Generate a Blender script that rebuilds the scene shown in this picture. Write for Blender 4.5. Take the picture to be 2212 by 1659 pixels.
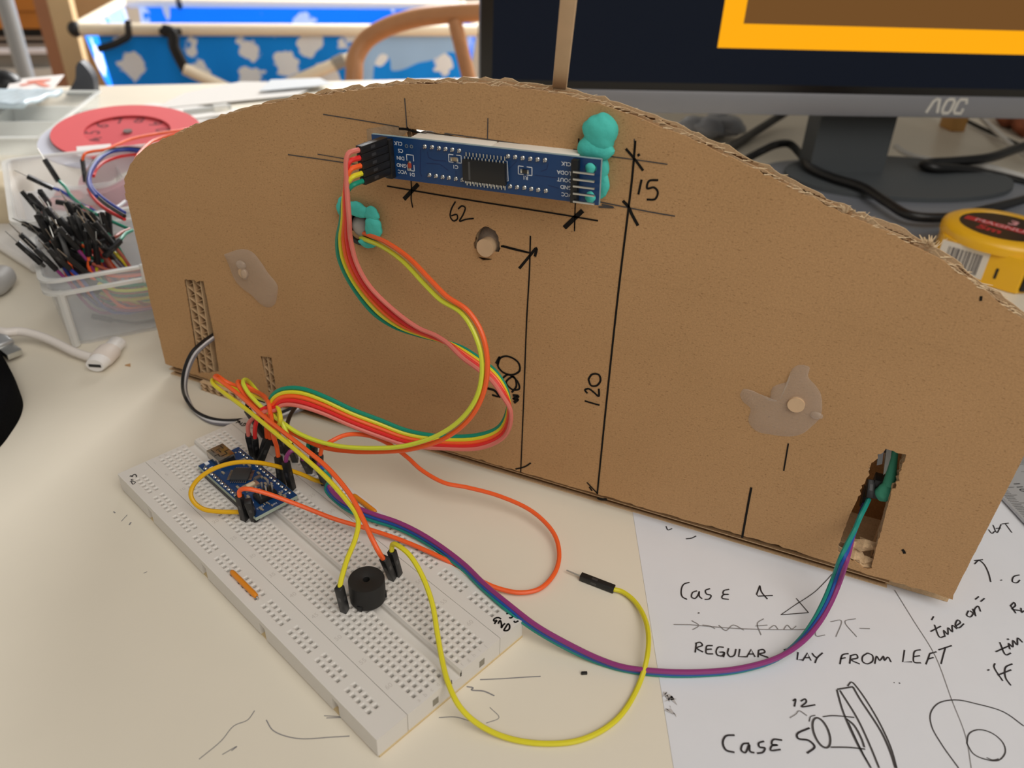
import bpy, bmesh, math, random, bisect
from mathutils import Vector, Matrix
from mathutils.geometry import tessellate_polygon

random.seed(7)
for o in list(bpy.data.objects): bpy.data.objects.remove(o)
SC = bpy.context.scene
COL = SC.collection
S = 0.001                                   # everything below is written in millimetres

# ------------------------------------------------------------------ camera
CAM = Vector((57.8775, -241.9051, 215.8632))
RT = Matrix(((0.9194043, -0.23889844, 0.31244723), (0.39178574, 0.48631907, -0.78102349), (0.03463625, 0.84048872, 0.54072085)))
FPX = 1710.105
cd = bpy.data.cameras.new('camera'); cam = bpy.data.objects.new('camera', cd); COL.objects.link(cam)
cam.matrix_world = Matrix.Translation(CAM*S) @ RT.to_4x4()
cd.sensor_width = 36; cd.sensor_fit = 'HORIZONTAL'; cd.lens = 36*FPX/2212
cd.clip_start = 0.01; cd.clip_end = 30
cd.dof.use_dof = True; cd.dof.focus_distance = 0.285; cd.dof.aperture_fstop = 13.0
SC.camera = cam

# ------------------------------------------------------------------ light
w = bpy.data.worlds.new('room_light'); SC.world = w; w.use_nodes = True
w.node_tree.nodes['Background'].inputs[0].default_value = (1.0, 0.965, 0.915, 1)
w.node_tree.nodes['Background'].inputs[1].default_value = 0.17
def area(name, loc, target, sx, sy, power, color):
    l = bpy.data.lights.new(name, 'AREA'); l.shape = 'RECTANGLE'; l.size = sx; l.size_y = sy; l.energy = power; l.color = color
    o = bpy.data.objects.new(name, l); COL.objects.link(o); o.location = loc
    o.rotation_euler = (Vector(target)-Vector(loc)).to_track_quat('-Z', 'Y').to_euler()
    return o
area('window_daylight', (-0.75, 2.3, 1.15), (-0.5, 0.4, 0), 1.7, 1.2, 112, (1.0, 0.99, 0.975))
area('ceiling_lamp', (0.9, -0.6, 1.0), (0.2, 0, 0), 1.0, 1.0, 8.2, (1.0, 0.945, 0.87))
area('fill_light', (0.4, -0.4, 1.15), (0.1, 0, 0), 1.0, 1.0, 5.2, (1.0, 0.945, 0.87))  # added fill without a fixture, tuned to even out desk brightness
SC.view_settings.view_transform = 'Standard'; SC.view_settings.look = 'None'
SC.view_settings.exposure = 0.0; SC.view_settings.gamma = 1.0; SC.view_settings.use_curve_mapping = False

# ------------------------------------------------------------------ points: a ray through a spot of the photo meets a real plane
def ray(px, py): return RT @ Vector(((px-1106)/FPX, -(py-829.5)/FPX, -1))
def T(px, py, z=0.0):                       # on the horizontal plane at height z
    d = ray(px, py); return CAM + d*((z-CAM.z)/d.z)
def Y(px, py, y=0.0):                       # on the upright plane y (the cardboard face is y = 0)
    d = ray(px, py); return CAM + d*((y-CAM.y)/d.y)
def ON(px, py, p0, n):
    d = ray(px, py); return CAM + d*((p0-CAM).dot(n)/d.dot(n))
def P3(t):                                  # (px, py, 'y'|'z', value) or a plain vector
    if isinstance(t, Vector): return t
    return (Y if t[2] == 'y' else T)(t[0], t[1], t[3])
BH = -0.354768; BO = Vector((-168.7, -59.0, 0)); BZ = 8.4; PI_ = 2.54
def B(x, y, z=BZ):                          # breadboard coordinates in millimetres
    return Vector((BO.x + x*math.cos(BH) - y*math.sin(BH), BO.y + x*math.sin(BH) + y*math.cos(BH), z))

# ------------------------------------------------------------------ materials
def lin(h):
    h = h.lstrip('#'); c = [int(h[i:i+2], 16)/255 for i in (0, 2, 4)]
    return tuple((x/12.92 if x <= .04045 else ((x+.055)/1.055)**2.4) for x in c) + (1,)
MATS = {}
def mat(name, hexc, rough=0.5, metal=0.0, spec=0.5, noise=0.0, nscale=200.0, bump=0.0, bscale=600.0, alpha=1.0, emit=0.0, coat=0.0, trans=0.0):
    if name in MATS: return MATS[name]
    m = bpy.data.materials.new(name); m.use_nodes = True; nt = m.node_tree; b = nt.nodes['Principled BSDF']
    c = lin(hexc)
    b.inputs['Base Color'].default_value = c; b.inputs['Roughness'].default_value = rough; b.inputs['Metallic'].default_value = metal
    b.inputs['Specular IOR Level'].default_value = spec; b.inputs['Coat Weight'].default_value = coat
    if trans: b.inputs['Transmission Weight'].default_value = trans
    if noise or bump:
        tc = nt.nodes.new('ShaderNodeTexCoord')
    if noise:
        n = nt.nodes.new('ShaderNodeTexNoise'); n.inputs['Scale'].default_value = nscale; n.inputs['Detail'].default_value = 4
        nt.links.new(tc.outputs['Object'], n.inputs['Vector'])
        r = nt.nodes.new('ShaderNodeValToRGB'); r.color_ramp.elements[0].position = .3; r.color_ramp.elements[1].position = .7
        r.color_ramp.elements[0].color = tuple(x*(1-noise) for x in c[:3]) + (1,)
        r.color_ramp.elements[1].color = tuple(min(1, x*(1+noise)) for x in c[:3]) + (1,)
        nt.links.new(n.outputs['Fac'], r.inputs['Fac']); nt.links.new(r.outputs['Color'], b.inputs['Base Color'])
    if bump:
        n2 = nt.nodes.new('ShaderNodeTexNoise'); n2.inputs['Scale'].default_value = bscale; n2.inputs['Detail'].default_value = 3
        nt.links.new(tc.outputs['Object'], n2.inputs['Vector'])
        bp = nt.nodes.new('ShaderNodeBump'); bp.inputs['Strength'].default_value = bump; bp.inputs['Distance'].default_value = 0.001
        nt.links.new(n2.outputs['Fac'], bp.inputs['Height']); nt.links.new(bp.outputs['Normal'], b.inputs['Normal'])
    if alpha < 1:
        tr = nt.nodes.new('ShaderNodeBsdfTransparent'); mx = nt.nodes.new('ShaderNodeMixShader')
        mx.inputs[0].default_value = alpha; out = nt.nodes['Material Output']
        nt.links.new(tr.outputs[0], mx.inputs[1]); nt.links.new(b.outputs[0], mx.inputs[2]); nt.links.new(mx.outputs[0], out.inputs['Surface'])
    if emit:
        b.inputs['Emission Color'].default_value = c; b.inputs['Emission Strength'].default_value = emit
    MATS[name] = m
    return m

def kraft(name, hexc, crease=False, specks=0.5):
    m = mat(name, hexc, rough=0.85, spec=0.15, noise=0.10, nscale=1500, bump=0.10, bscale=2200)
    nt = m.node_tree; b = nt.nodes['Principled BSDF']
    src = b.inputs['Base Color'].links[0].from_socket
    tc = nt.nodes.new('ShaderNodeTexCoord'); mp = nt.nodes.new('ShaderNodeMapping'); mp.inputs['Scale'].default_value = (800, 800, 2400)
    nt.links.new(tc.outputs['Object'], mp.inputs['Vector'])
    n = nt.nodes.new('ShaderNodeTexNoise'); n.inputs['Scale'].default_value = 1.0; n.inputs['Detail'].default_value = 2
    nt.links.new(mp.outputs[0], n.inputs['Vector'])
    r = nt.nodes.new('ShaderNodeValToRGB'); r.color_ramp.elements[0].position = .62; r.color_ramp.elements[0].color = (0, 0, 0, 1)
    r.color_ramp.elements[1].position = .70; r.color_ramp.elements[1].color = (1, 1, 1, 1)
    nt.links.new(n.outputs['Fac'], r.inputs['Fac'])
    mx = nt.nodes.new('ShaderNodeMix'); mx.data_type = 'RGBA'; mx.blend_type = 'MULTIPLY'
    mu = nt.nodes.new('ShaderNodeMath'); mu.operation = 'MULTIPLY'; mu.inputs[1].default_value = specks
    nt.links.new(r.outputs['Color'], mu.inputs[0]); nt.links.new(mu.outputs[0], mx.inputs['Factor'])
    nt.links.new(src, mx.inputs['A']); mx.inputs['B'].default_value = (.45, .38, .32, 1)
    # wide soft blotches
    n3 = nt.nodes.new('ShaderNodeTexNoise'); n3.inputs['Scale'].default_value = 22; n3.inputs['Detail'].default_value = 3
    nt.links.new(tc.outputs['Object'], n3.inputs['Vector'])
    r3 = nt.nodes.new('ShaderNodeValToRGB'); r3.color_ramp.elements[0].position = .3; r3.color_ramp.elements[0].color = (.955, .955, .94, 1)
    r3.color_ramp.elements[1].position = .7; r3.color_ramp.elements[1].color = (1.03, 1.03, 1.03, 1)
    nt.links.new(n3.outputs['Fac'], r3.inputs['Fac'])
    mx2 = nt.nodes.new('ShaderNodeMix'); mx2.data_type = 'RGBA'; mx2.blend_type = 'MULTIPLY'; mx2.inputs['Factor'].default_value = 1
    nt.links.new(mx.outputs['Result'], mx2.inputs['A']); nt.links.new(r3.outputs['Color'], mx2.inputs['B'])
    nt.links.new(mx2.outputs['Result'], b.inputs['Base Color'])
    return m

# ------------------------------------------------------------------ mesh builder
class MB:
    def __init__(self): self.v = []; self.f = []; self.s = []; self.mi = []
    def add(self, vs, fs, smooth=False, mi=0):
        n = len(self.v); self.v += [Vector(p) for p in vs]
        for f in fs: self.f.append([i+n for i in f]); self.s.append(smooth); self.mi.append(mi)
        return self
    def box(self, c, size, rot=None, bev=0.0, seg=2, mi=0):
        bm = bmesh.new(); bmesh.ops.create_cube(bm, size=1)
        bmesh.ops.scale(bm, vec=Vector(size), verts=bm.verts)
        if bev: bmesh.ops.bevel(bm, geom=bm.edges[:], offset=bev, segments=seg, profile=.5, affect='EDGES')
        R = rot if rot is not None else Matrix.Identity(3); c = Vector(c)
        bm.verts.index_update()
        self.add([c + R @ v.co for v in bm.verts], [[v.index for v in f.verts] for f in bm.faces], bool(bev), mi); bm.free()
        return self
    def sphere(self, c, r, sc=(1, 1, 1), rot=None, u=14, v=10, mi=0, wob=0.0, seed=0):
        rng = random.Random(seed); R = rot if rot is not None else Matrix.Identity(3); c = Vector(c)
        bm = bmesh.new(); bmesh.ops.create_uvsphere(bm, u_segments=u, v_segments=v, radius=r)
        ph = [rng.uniform(0, 6.28) for _ in range(6)]
        vs = []
        for q in bm.verts:
            p = q.co.copy()
            if wob:
                d = p.normalized()
                p *= 1 + wob*(math.sin(3*d.x+ph[0])+math.sin(4*d.y+ph[1])+math.sin(5*d.z+ph[2])+.6*math.sin(8*d.x+7*d.z+ph[3]))/3
            vs.append(c + R @ Vector((p.x*sc[0], p.y*sc[1], p.z*sc[2])))
        bm.verts.index_update()
        self.add(vs, [[q.index for q in f.verts] for f in bm.faces], True, mi); bm.free(); return self
    def tube(self, pts, r, seg=8, cap=True, mi=0, flat=None):
        pts = [Vector(p) for p in pts]; n = len(pts); rs = r if isinstance(r, (list, tuple)) else [r]*n
        tang = []
        for i in range(n):
            t = pts[min(i+1, n-1)] - pts[max(i-1, 0)]; tang.append(t.normalized() if t.length > 1e-9 else Vector((0, 0, 1)))
        up = Vector((0, 0, 1)) if abs(tang[0].z) < .9 else Vector((1, 0, 0))
        nrm = (up - tang[0]*up.dot(tang[0])).normalized(); vs = []
        for i in range(n):
            nrm = nrm - tang[i]*nrm.dot(tang[i])
            nrm = nrm.normalized() if nrm.length > 1e-6 else tang[i].orthogonal().normalized()
            bn = tang[i].cross(nrm)
            for k in range(seg):
                a = 2*math.pi*k/seg
                vs.append(pts[i] + nrm*(rs[i]*math.cos(a)) + bn*(rs[i]*(flat or 1)*math.sin(a)))
        fs = [[i*seg+k, i*seg+(k+1) % seg, (i+1)*seg+(k+1) % seg, (i+1)*seg+k] for i in range(n-1) for k in range(seg)]
        self.add(vs, fs, True, mi)
        if cap: self.add([vs[k] for k in range(seg)], [list(range(seg))[::-1]], False, mi); self.add(vs[-seg:], [list(range(seg))], False, mi)
        return self
    def cyl(self, a, b, r, seg=24, r2=None, mi=0):
        a, b = Vector(a), Vector(b); ax = (b-a).normalized(); n = ax.orthogonal().normalized(); m = ax.cross(n); r2 = r if r2 is None else r2
        ring = lambda c, q: [c + n*(q*math.cos(2*math.pi*k/seg)) + m*(q*math.sin(2*math.pi*k/seg)) for k in range(seg)]
        self.add(ring(a, r)+ring(b, r2), [[k, (k+1) % seg, seg+(k+1) % seg, seg+k] for k in range(seg)], True, mi)
        self.add(ring(a, r), [list(range(seg))[::-1]], False, mi); self.add(ring(b, r2), [list(range(seg))], False, mi); return self
    def lathe(self, c, ax, prof, seg=48, mi=0, closed=False):   # prof: (radius, height along ax)
        c = Vector(c); ax = Vector(ax).normalized(); n = ax.orthogonal().normalized(); m = ax.cross(n); vs = []
        for (r, h) in prof:
            for k in range(seg):
                a = 2*math.pi*k/seg; vs.append(c + ax*h + n*(r*math.cos(a)) + m*(r*math.sin(a)))
        N = len(prof); rng_ = range(N if closed else N-1)
        self.add(vs, [[i*seg+k, i*seg+(k+1) % seg, ((i+1) % N)*seg+(k+1) % seg, ((i+1) % N)*seg+k] for i in rng_ for k in range(seg)], True, mi)
        return self
    def prism(self, loops, to3, d0, d1, mi=0, smooth=False):    # loops[0] outer, others holes, 2D; to3(u, v, depth)
        flat = [p for l in loops for p in l]
        tri = tessellate_polygon([[Vector((p[0], p[1], 0)) for p in l] for l in loops])
        n = len(flat)
        self.add([to3(p[0], p[1], d0) for p in flat], [list(t) for t in tri], False, mi)
        self.add([to3(p[0], p[1], d1) for p in flat], [list(t)[::-1] for t in tri], False, mi)
        k = 0
        for l in loops:
            m = len(l)
            vs = [to3(p[0], p[1], d0) for p in l] + [to3(p[0], p[1], d1) for p in l]
            self.add(vs, [[i, (i+1) % m, m+(i+1) % m, m+i] for i in range(m)], smooth, mi)
        return self
    def ribbon(self, pts, w, nrm):           # a flat pen line lying on a surface
        pts = [Vector(p) for p in pts]; n = len(pts); L = []; Rr = []
        for i in range(n):
            t = pts[min(i+1, n-1)] - pts[max(i-1, 0)]
            if t.length < 1e-9: t = Vector((1, 0, 0))
            sd = Vector(nrm).cross(t).normalized()*(w/2); L.append(pts[i]+sd); Rr.append(pts[i]-sd)
        self.add(L+Rr, [[i, i+1, n+i+1, n+i] for i in range(n-1)]); return self
    def build(self, name, material, parent=None, origin=None):
        if parent is not None:
            o0 = ROOT[parent.name]
        else:
            if origin is None:
                xs = [min(p[i] for p in self.v) for i in range(3)]; xe = [max(p[i] for p in self.v) for i in range(3)]
                o0 = Vector(((xs[0]+xe[0])/2, (xs[1]+xe[1])/2, xs[2]))
            else: o0 = Vector(origin)
        me = bpy.data.meshes.new(name)
        me.from_pydata([tuple((p-o0)*S) for p in self.v], [], self.f)
        me.polygons.foreach_set('use_smooth', self.s)
        ms = material if isinstance(material, (list, tuple)) else [material]
        for m in ms: me.materials.append(m)
        if len(ms) > 1: me.polygons.foreach_set('material_index', self.mi)
        me.validate(); me.update()
        bm = bmesh.new(); bm.from_mesh(me); bmesh.ops.remove_doubles(bm, verts=bm.verts, dist=1e-7); bmesh.ops.recalc_face_normals(bm, faces=bm.faces); bm.to_mesh(me); bm.free()
        if any(self.s): me.set_sharp_from_angle(angle=math.radians(38))
        o = bpy.data.objects.new(name, me); COL.objects.link(o)
        if parent is not None: o.parent = parent
        else: o.location = o0*S
        ROOT[o.name] = o0
        return o
ROOT = {}
def tag(o, label=None, cat=None, group=None, kind=None):
    if label: o['label'] = label
    if cat: o['category'] = cat
    if group: o['group'] = group
    if kind: o['kind'] = kind
    return o
def thing(name, label, cat, loc, group=None):
    o = bpy.data.objects.new(name, None); COL.objects.link(o); o.location = Vector(loc)*S; o.empty_display_size = .01
    ROOT[o.name] = Vector(loc); return tag(o, label, cat, group)
def smooth(pts, sub=8):
    pts = [P3(p) for p in pts]
    if len(pts) < 3: return pts
    out = []
    for i in range(len(pts)-1):
        p0 = pts[i-1] if i else pts[0]*2-pts[1]; p1 = pts[i]; p2 = pts[i+1]; p3 = pts[i+2] if i+2 < len(pts) else p2*2-p1
        d = lambda a, b: max((a-b).length, 1e-4)**.5
        t0 = 0; t1 = t0+d(p0, p1); t2 = t1+d(p1, p2); t3 = t2+d(p2, p3)
        for k in range(sub):
            t = t1 + (t2-t1)*k/sub
            A1 = p0*((t1-t)/(t1-t0)) + p1*((t-t0)/(t1-t0)); A2 = p1*((t2-t)/(t2-t1)) + p2*((t-t1)/(t2-t1)); A3 = p2*((t3-t)/(t3-t2)) + p3*((t-t2)/(t3-t2))
            B1 = A1*((t2-t)/(t2-t0)) + A2*((t-t0)/(t2-t0)); B2 = A2*((t3-t)/(t3-t1)) + A3*((t-t1)/(t3-t1))
            out.append(B1*((t2-t)/(t2-t1)) + B2*((t-t1)/(t2-t1)))
    out.append(pts[-1]); return out
def curve2(pts, sub=5):                      # smooth a 2D stroke
    return [(p.x, p.y) for p in smooth([Vector((a, b, 0)) for a, b in pts], sub)]
def frame(ax, up=Vector((0, 0, 1))):         # columns: right, up-ish, axis
    ax = Vector(ax).normalized()
    if abs(ax.dot(up)) > .98: up = Vector((1, 0, 0))
    r = up.cross(ax).normalized(); u = ax.cross(r); return Matrix((r, u, ax)).transposed()
_txt = {}
def text_geo(s, size, bold=0.0):
    key = (s, size, bold)
    if key in _txt: return _txt[key]
    c = bpy.data.curves.new('lettering', 'FONT'); c.body = s; c.size = size; c.align_x = 'CENTER'; c.align_y = 'CENTER'; c.offset = bold; c.resolution_u = 3
    o = bpy.data.objects.new('lettering', c); COL.objects.link(o)
    bpy.context.view_layer.update()
    me = bpy.data.meshes.new_from_object(o.evaluated_get(bpy.context.evaluated_depsgraph_get()))
    r = ([v.co.copy() for v in me.vertices], [list(p.vertices) for p in me.polygons])
    bpy.data.objects.remove(o); bpy.data.curves.remove(c); bpy.data.meshes.remove(me); _txt[key] = r; return r
def put_text(mb, s, c, u, v, size, bold=0.0):
    vs, fs = text_geo(s, size, bold); c = Vector(c); mb.add([c + Vector(u)*p.x + Vector(v)*p.y for p in vs], fs)

# ------------------------------------------------------------------ palette
WIRE = {k: mat('wire_'+k, h, rough=0.38, spec=0.45) for k, h in dict(green='#0f8a70', yellow='#ddd22c', lime='#d3dc3c', orange='#f4632b', red='#df2c2b',
        pink='#d9776b', golden='#dfab08', purple='#8d3476', blue='#1d4fa5', teal='#12897d', black='#17171a', white='#d9d9de', grey='#77757c', navy='#2b3f94', brown='#9c5040').items()}
M_BLACK = mat('black_plastic', '#1a1a1b', rough=0.42, spec=0.45)
M_BOARD = mat('white_abs', '#dedad4', rough=0.42, spec=0.4, noise=0.015, nscale=60)
M_METAL = mat('tinned_metal', '#cfcfcb', rough=0.28, metal=1.0)
M_STEEL = mat('brushed_steel', '#bfc1c4', rough=.4, metal=.35)
M_PCB = mat('blue_solder_mask', '#0c3a6c', rough=0.35, spec=0.5, noise=0.06, nscale=180)
M_INK = mat('black_ink', '#15120f', rough=0.7, spec=0.2)
M_PENCIL = mat('pencil_line', '#4d4a4a', rough=0.6, spec=0.2)
M_FAINT = mat('faint_pencil', '#8d8a8a', rough=0.7, spec=0.2)
M_SILK = mat('white_silkscreen', '#dfe4ea', rough=0.6)
M_KRAFT = kraft('kraft_liner', '#b99268')
M_KEDGE = kraft('kraft_cut_edge', '#d0b18b', specks=.3)
M_FLUTE = kraft('kraft_fluting', '#9c7a58', specks=.3)
M_PUTTY = mat('turquoise_putty', '#4fc4b8', rough=0.7, spec=0.25, noise=0.05, nscale=300, bump=0.25, bscale=500)
M_GLUE = mat('hot_glue', '#c9b6a4', rough=0.22, spec=0.5, alpha=0.42)
M_WOOD = mat('pale_wood', '#d0b08c', rough=0.6, noise=0.08, nscale=90)
M_CLEAR = mat('clear_plastic', '#e4e7ea', rough=0.22, spec=0.5, alpha=0.30)
M_FROST = mat('frosted_plastic', '#e9e9e6', rough=0.35, spec=0.45, alpha=0.62)

# ================================================================== SETTING
def structure(o): o['kind'] = 'structure'; return o
structure(MB().box((-300, 1800, -745), (7000, 6500, 30)).build('floor', mat('oak_floor', '#b29272', rough=.5, noise=.1, nscale=6)))

# ---------------------------------------------------------------- desk
PF = Vector((-446, 659, 0)); TD = Vector((.7906, .6125, 0)); TN = Vector((-.6125, .7906, 0)); TR = Matrix((TD, TN, Vector((0, 0, 1)))).transposed()
def DK(a, b, z=0): return PF + TD*a + TN*b + Vector((0, 0, z))       # along the far edge, away from it (negative = towards us)
desk = thing('desk', 'white desk top carrying the cardboard stand, breadboard and papers', 'desk', DK(300, -620, -730))
M_DESK = mat('white_laminate', '#e4dccb', rough=.38, spec=.4, noise=.012, nscale=30)
MB().box(DK(300, -620, -12.5), (1900, 1240, 25), TR, 4).build('desktop', M_DESK, desk)
for a in (-570, 1170):
    for b in (-70, -1170): MB().box(DK(a, b, -378), (45, 45, 703), TR, 3).build('leg', mat('white_paint', '#e4e1da', rough=.4), desk)
sc = MB(); up = Vector((0, 0, 1))
for w_, pts in [(.3, [(700, 1546), (745, 1549), (705, 1551)]), (.35, [(575, 1555), (590, 1578), (640, 1595), (720, 1592), (755, 1590)]), (.3, [(430, 1640), (478, 1600), (505, 1568), (535, 1555), (550, 1535)]), (.3, [(480, 1630), (512, 1612), (500, 1622)]),
        (.4, [(1037, 1468), (1085, 1466), (1130, 1463), (1168, 1461)]), (.5, [(1008, 1483), (1022, 1486), (1018, 1490), (1045, 1493), (1068, 1503)]), (.3, [(948, 1550), (985, 1549), (1010, 1556), (1030, 1562)]), (.25, [(1058, 1528), (1078, 1550), (1050, 1562)]),
        (.3, [(262, 1126), (275, 1112)]), (.6, [(279, 1134), (283, 1128)]), (.5, [(245, 1105), (249, 1108)]), (.25, [(310, 1238), (318, 1235)])]:
    sc = MB(); sc.ribbon([T(x, y, .06) for x, y in curve2(pts)], w_, up); sc.build('pencil_scribble', M_FAINT, desk)

# ================================================================== CARDBOARD STAND
stand = thing('cardboard_stand', 'brown dome-shaped corrugated cardboard panel standing upright, marked with handwritten dimensions', 'cardboard', (-45, 4, 0))
def FX(px, py): p = Y(px, py, 0); return (p.x, p.z)
top_px = [(268, 402), (270, 383), (281, 356), (303, 329), (340, 306), (380, 289), (430, 268), (500, 245), (560, 229), (640, 212), (740, 198), (860, 184), (950, 180), (1045, 182), (1130, 191), (1230, 208), (1320, 233), (1400, 262), (1500, 303), (1620, 360), (1710, 405), (1800, 452), (1900, 494), (2000, 545), (2060, 580), (2110, 618), (2160, 655), (2212, 692)]
OUT = [(-222.5, 8.0), (-222.8, 40), (-222.4, 80)] + [FX(*p) for p in top_px] + [(123.5, 110.0), (129, 102), (131.8, 92), (132.3, 80), (132.0, 60), (131.6, 30), (131.2, 6.2)]
bot = [FX(*p) for p in [(2000, 1276), (1920, 1254), (1800, 1216), (1640, 1166), (1500, 1128), (1400, 1100), (1289, 1067), (1125, 1019), (1000, 983), (800, 925), (640, 880), (480, 830), (390, 798)]]
def rough(pts, step, amp, seed):
    rng = random.Random(seed); out = []
    for i in range(len(pts)):
        a, b = pts[i], pts[(i+1) % len(pts)]; L = math.hypot(b[0]-a[0], b[1]-a[1]); n = max(1, int(L/step))
        for k in range(n):
            t = k/n; q = amp*(.25 if abs(b[0]-a[0]) < .08*abs(b[1]-a[1]) and L > 10 else 1); out.append((a[0]+(b[0]-a[0])*t + rng.gauss(0, q), a[1]+(b[1]-a[1])*t + rng.gauss(0, q)))
    return out
OUTC = OUT[:3] + curve2(OUT[3:-7], 3) + OUT[-7:] + bot
def F(px, py, o=0): return Y(px, py, -o)
def pxhole(pts, st=1.2, amp=.18, seed=1): return rough([FX(*p) for p in pts], st, amp, seed)
c700 = lambda x, y: (700+x/3.16, 220+y/3.16)
c155 = lambda x, y: (1550+x/3.017, 750+y/3.017)
SLOT_L = pxhole([(397, 602), (440, 608), (450, 660), (462, 725), (473, 803), (428, 806), (418, 735)], 1.0, .3, 2)
SLOT_S = pxhole([(562, 770), (586, 772), (598, 848), (579, 848)], 1.0, .12, 3)
SLOT_R = pxhole([c155(*p) for p in [(1095, 665), (1225, 700), (1190, 830), (1130, 960), (1070, 1180), (1000, 1440), (985, 1460), (775, 1330), (800, 1260), (850, 1120), (920, 970), (945, 900), (970, 850), (1000, 760), (1040, 720)]], 1.0, .35, 4)
HOLE_C = pxhole([c700(*p) for p in [(1022, 965), (1038, 900), (1080, 858), (1120, 852), (1165, 880), (1192, 930), (1203, 1000), (1185, 1050), (1130, 1082), (1070, 1078), (1030, 1040)]], .8, .12, 5)
lc = FX(779, 492); HOLE_L = [(lc[0]+6.9*math.cos(a*.2618), lc[1]+6.9*math.sin(a*.2618)) for a in range(24)]
CUT = pxhole([(877, 276), (1248, 336), (1243, 425), (888, 380)], 2, .15, 6)
HOLES = [SLOT_L, SLOT_S, SLOT_R, HOLE_C, HOLE_L, CUT]
yz = lambda u, v, d: Vector((u, d, v))
oF, oM, oR = rough(OUTC, 2.2, .22, 11), rough(OUTC, 2.2, .35, 12), rough(OUTC, 2.2, .35, 13)
oM = [(a, b) for a, b in oM]; oR = [(a, b+.4 if b > 60 else b) for a, b in oR]
front = MB().prism([oF]+HOLES, yz, 0, .55).build('front_sheet', M_KRAFT, stand)
MB().prism([oM]+HOLES, yz, 3.3, 3.7).build('middle_sheet', M_KEDGE, stand)
MB().prism([oR]+HOLES, yz, 6.6, 7.1).build('rear_sheet', M_KEDGE, stand)
def spans(z, outline, holes, inset):
    def cross(poly):
        xs = []
        for i in range(len(poly)):
            (x0, z0), (x1, z1) = poly[i], poly[(i+1) % len(poly)]
            if (z0 > z) != (z1 > z): xs.append(x0+(x1-x0)*(z-z0)/(z1-z0))
        return sorted(xs)
    xs = cross(outline)
    if len(xs) < 2: return []
    iv = [(xs[0]+inset, xs[-1]-inset)]
    for h in holes:
        hx = cross(h)
        if len(hx) >= 2:
            a, b = hx[0]-.4, hx[-1]+.4; n = []
            for (p, q) in iv:
                if b <= p or a >= q: n.append((p, q)); continue
                if a > p: n.append((p, a))
                if b < q: n.append((b, q))
            iv = n
    return iv
def fluting(y0, y1, lam, ph):
    m = MB(); zs = [6.5 + .55*i for i in range(282)]
    for i in range(len(zs)-1):
        z0, z1 = zs[i], zs[i+1]
        f = lambda z: (y0+y1)/2 + (y1-y0)/2*math.sin(2*math.pi*z/lam+ph)
        for a, b in spans((z0+z1)/2, OUTC, HOLES, .9):
            if b-a > .5: m.add([(a, f(z0), z0), (b, f(z0), z0), (b, f(z1), z1), (a, f(z1), z1)], [[0, 1, 2, 3]], True)
    return m
fluting(.6, 3.25, 6.4, 0).build('fluting', M_FLUTE, stand)
fluting(3.75, 6.55, 7.6, 1).build('fluting', M_FLUTE, stand)
# cross boards pushed through the slots: their cut edges show the cells
def cross_board(name, x_of, th, z0, z1, yb, lam):
    g = MB(); zs = [z0+(z1-z0)*i/60 for i in range(61)]
    for k, o in enumerate((-th/2, 0, th/2)):
        for i in range(60):
            for a, b in ((zs[i], zs[i+1]),):
                xa, xb = x_of(a)+o, x_of(b)+o; e = .22
                g.add([(xa-e, 1.1, a), (xa+e, 1.1, a), (xb+e, 1.1, b), (xb-e, 1.1, b), (xa-e, yb, a), (xa+e, yb, a), (xb+e, yb, b), (xb-e, yb, b)],
                      [[0, 1, 2, 3], [7, 6, 5, 4], [0, 3, 7, 4], [1, 5, 6, 2]])
    o = g.build(name, M_KEDGE, stand)
    m = MB()
    for s, ph in ((-1, 0), (1, 2.1)):
        zz = [z0+(z1-z0)*i/150 for i in range(151)]
        f = lambda z: x_of(z) + s*th/4 + (th/4-.25)*math.sin(2*math.pi*z/lam+ph)
        for i in range(150):
            a, b = zz[i], zz[i+1]; e = .14
            m.add([(f(a)-e, 1.3, a), (f(a)+e, 1.3, a), (f(b)+e, 1.3, b), (f(b)-e, 1.3, b), (f(a)-e, yb, a), (f(a)+e, yb, a), (f(b)+e, yb, b), (f(b)-e, yb, b)],
                  [[0, 1, 2, 3], [0, 3, 7, 4], [1, 5, 6, 2]])
    m.build('fluting', M_KEDGE, o)
cross_board('cross_board', lambda z: -197.5+(z-8)*.052, 8.4, 8, 60, 46, 5.6)
cross_board('cross_board', lambda z: -159.9+(z-8)*.03, 5.6, 7.5, 29, 46, 6.0)
# base: a flat double-walled strip under the panel, set back a little
bs = MB()
for z0, z1, y0, x1 in ((0, .5, 3.0, 111.5), (3.0, 3.35, 2.6, 111.5), (5.9, 6.3, 2.2, 113)): bs.box(((x1-224)/2, (y0+64)/2, (z0+z1)/2), (x1+224, 64-y0, z1-z0))
base = bs.build('base_strip', M_KEDGE, stand)
wv = MB()
for zc, am in ((1.75, 1.15), (4.6, 1.15)):
    ys = [3.6+.6*i for i in range(100)]
    for i in range(99):
        a, b = ys[i], ys[i+1]; f = lambda q: zc+am*math.sin(2*math.pi*q/6.6)
        wv.add([(-223, a, f(a)), (110.8, a, f(a)), (110.8, b, f(b)), (-223, b, f(b))], [[0, 1, 2, 3]], True)
wv.build('fluting', M_FLUTE, base)
fs = MB(); a0, a1 = T(432, 838, 1.5), T(516, 866, 1.5); dv = (a1-a0); N_ = 60; nv = Vector((0, 0, 1)).cross(dv).normalized()*-1
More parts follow.
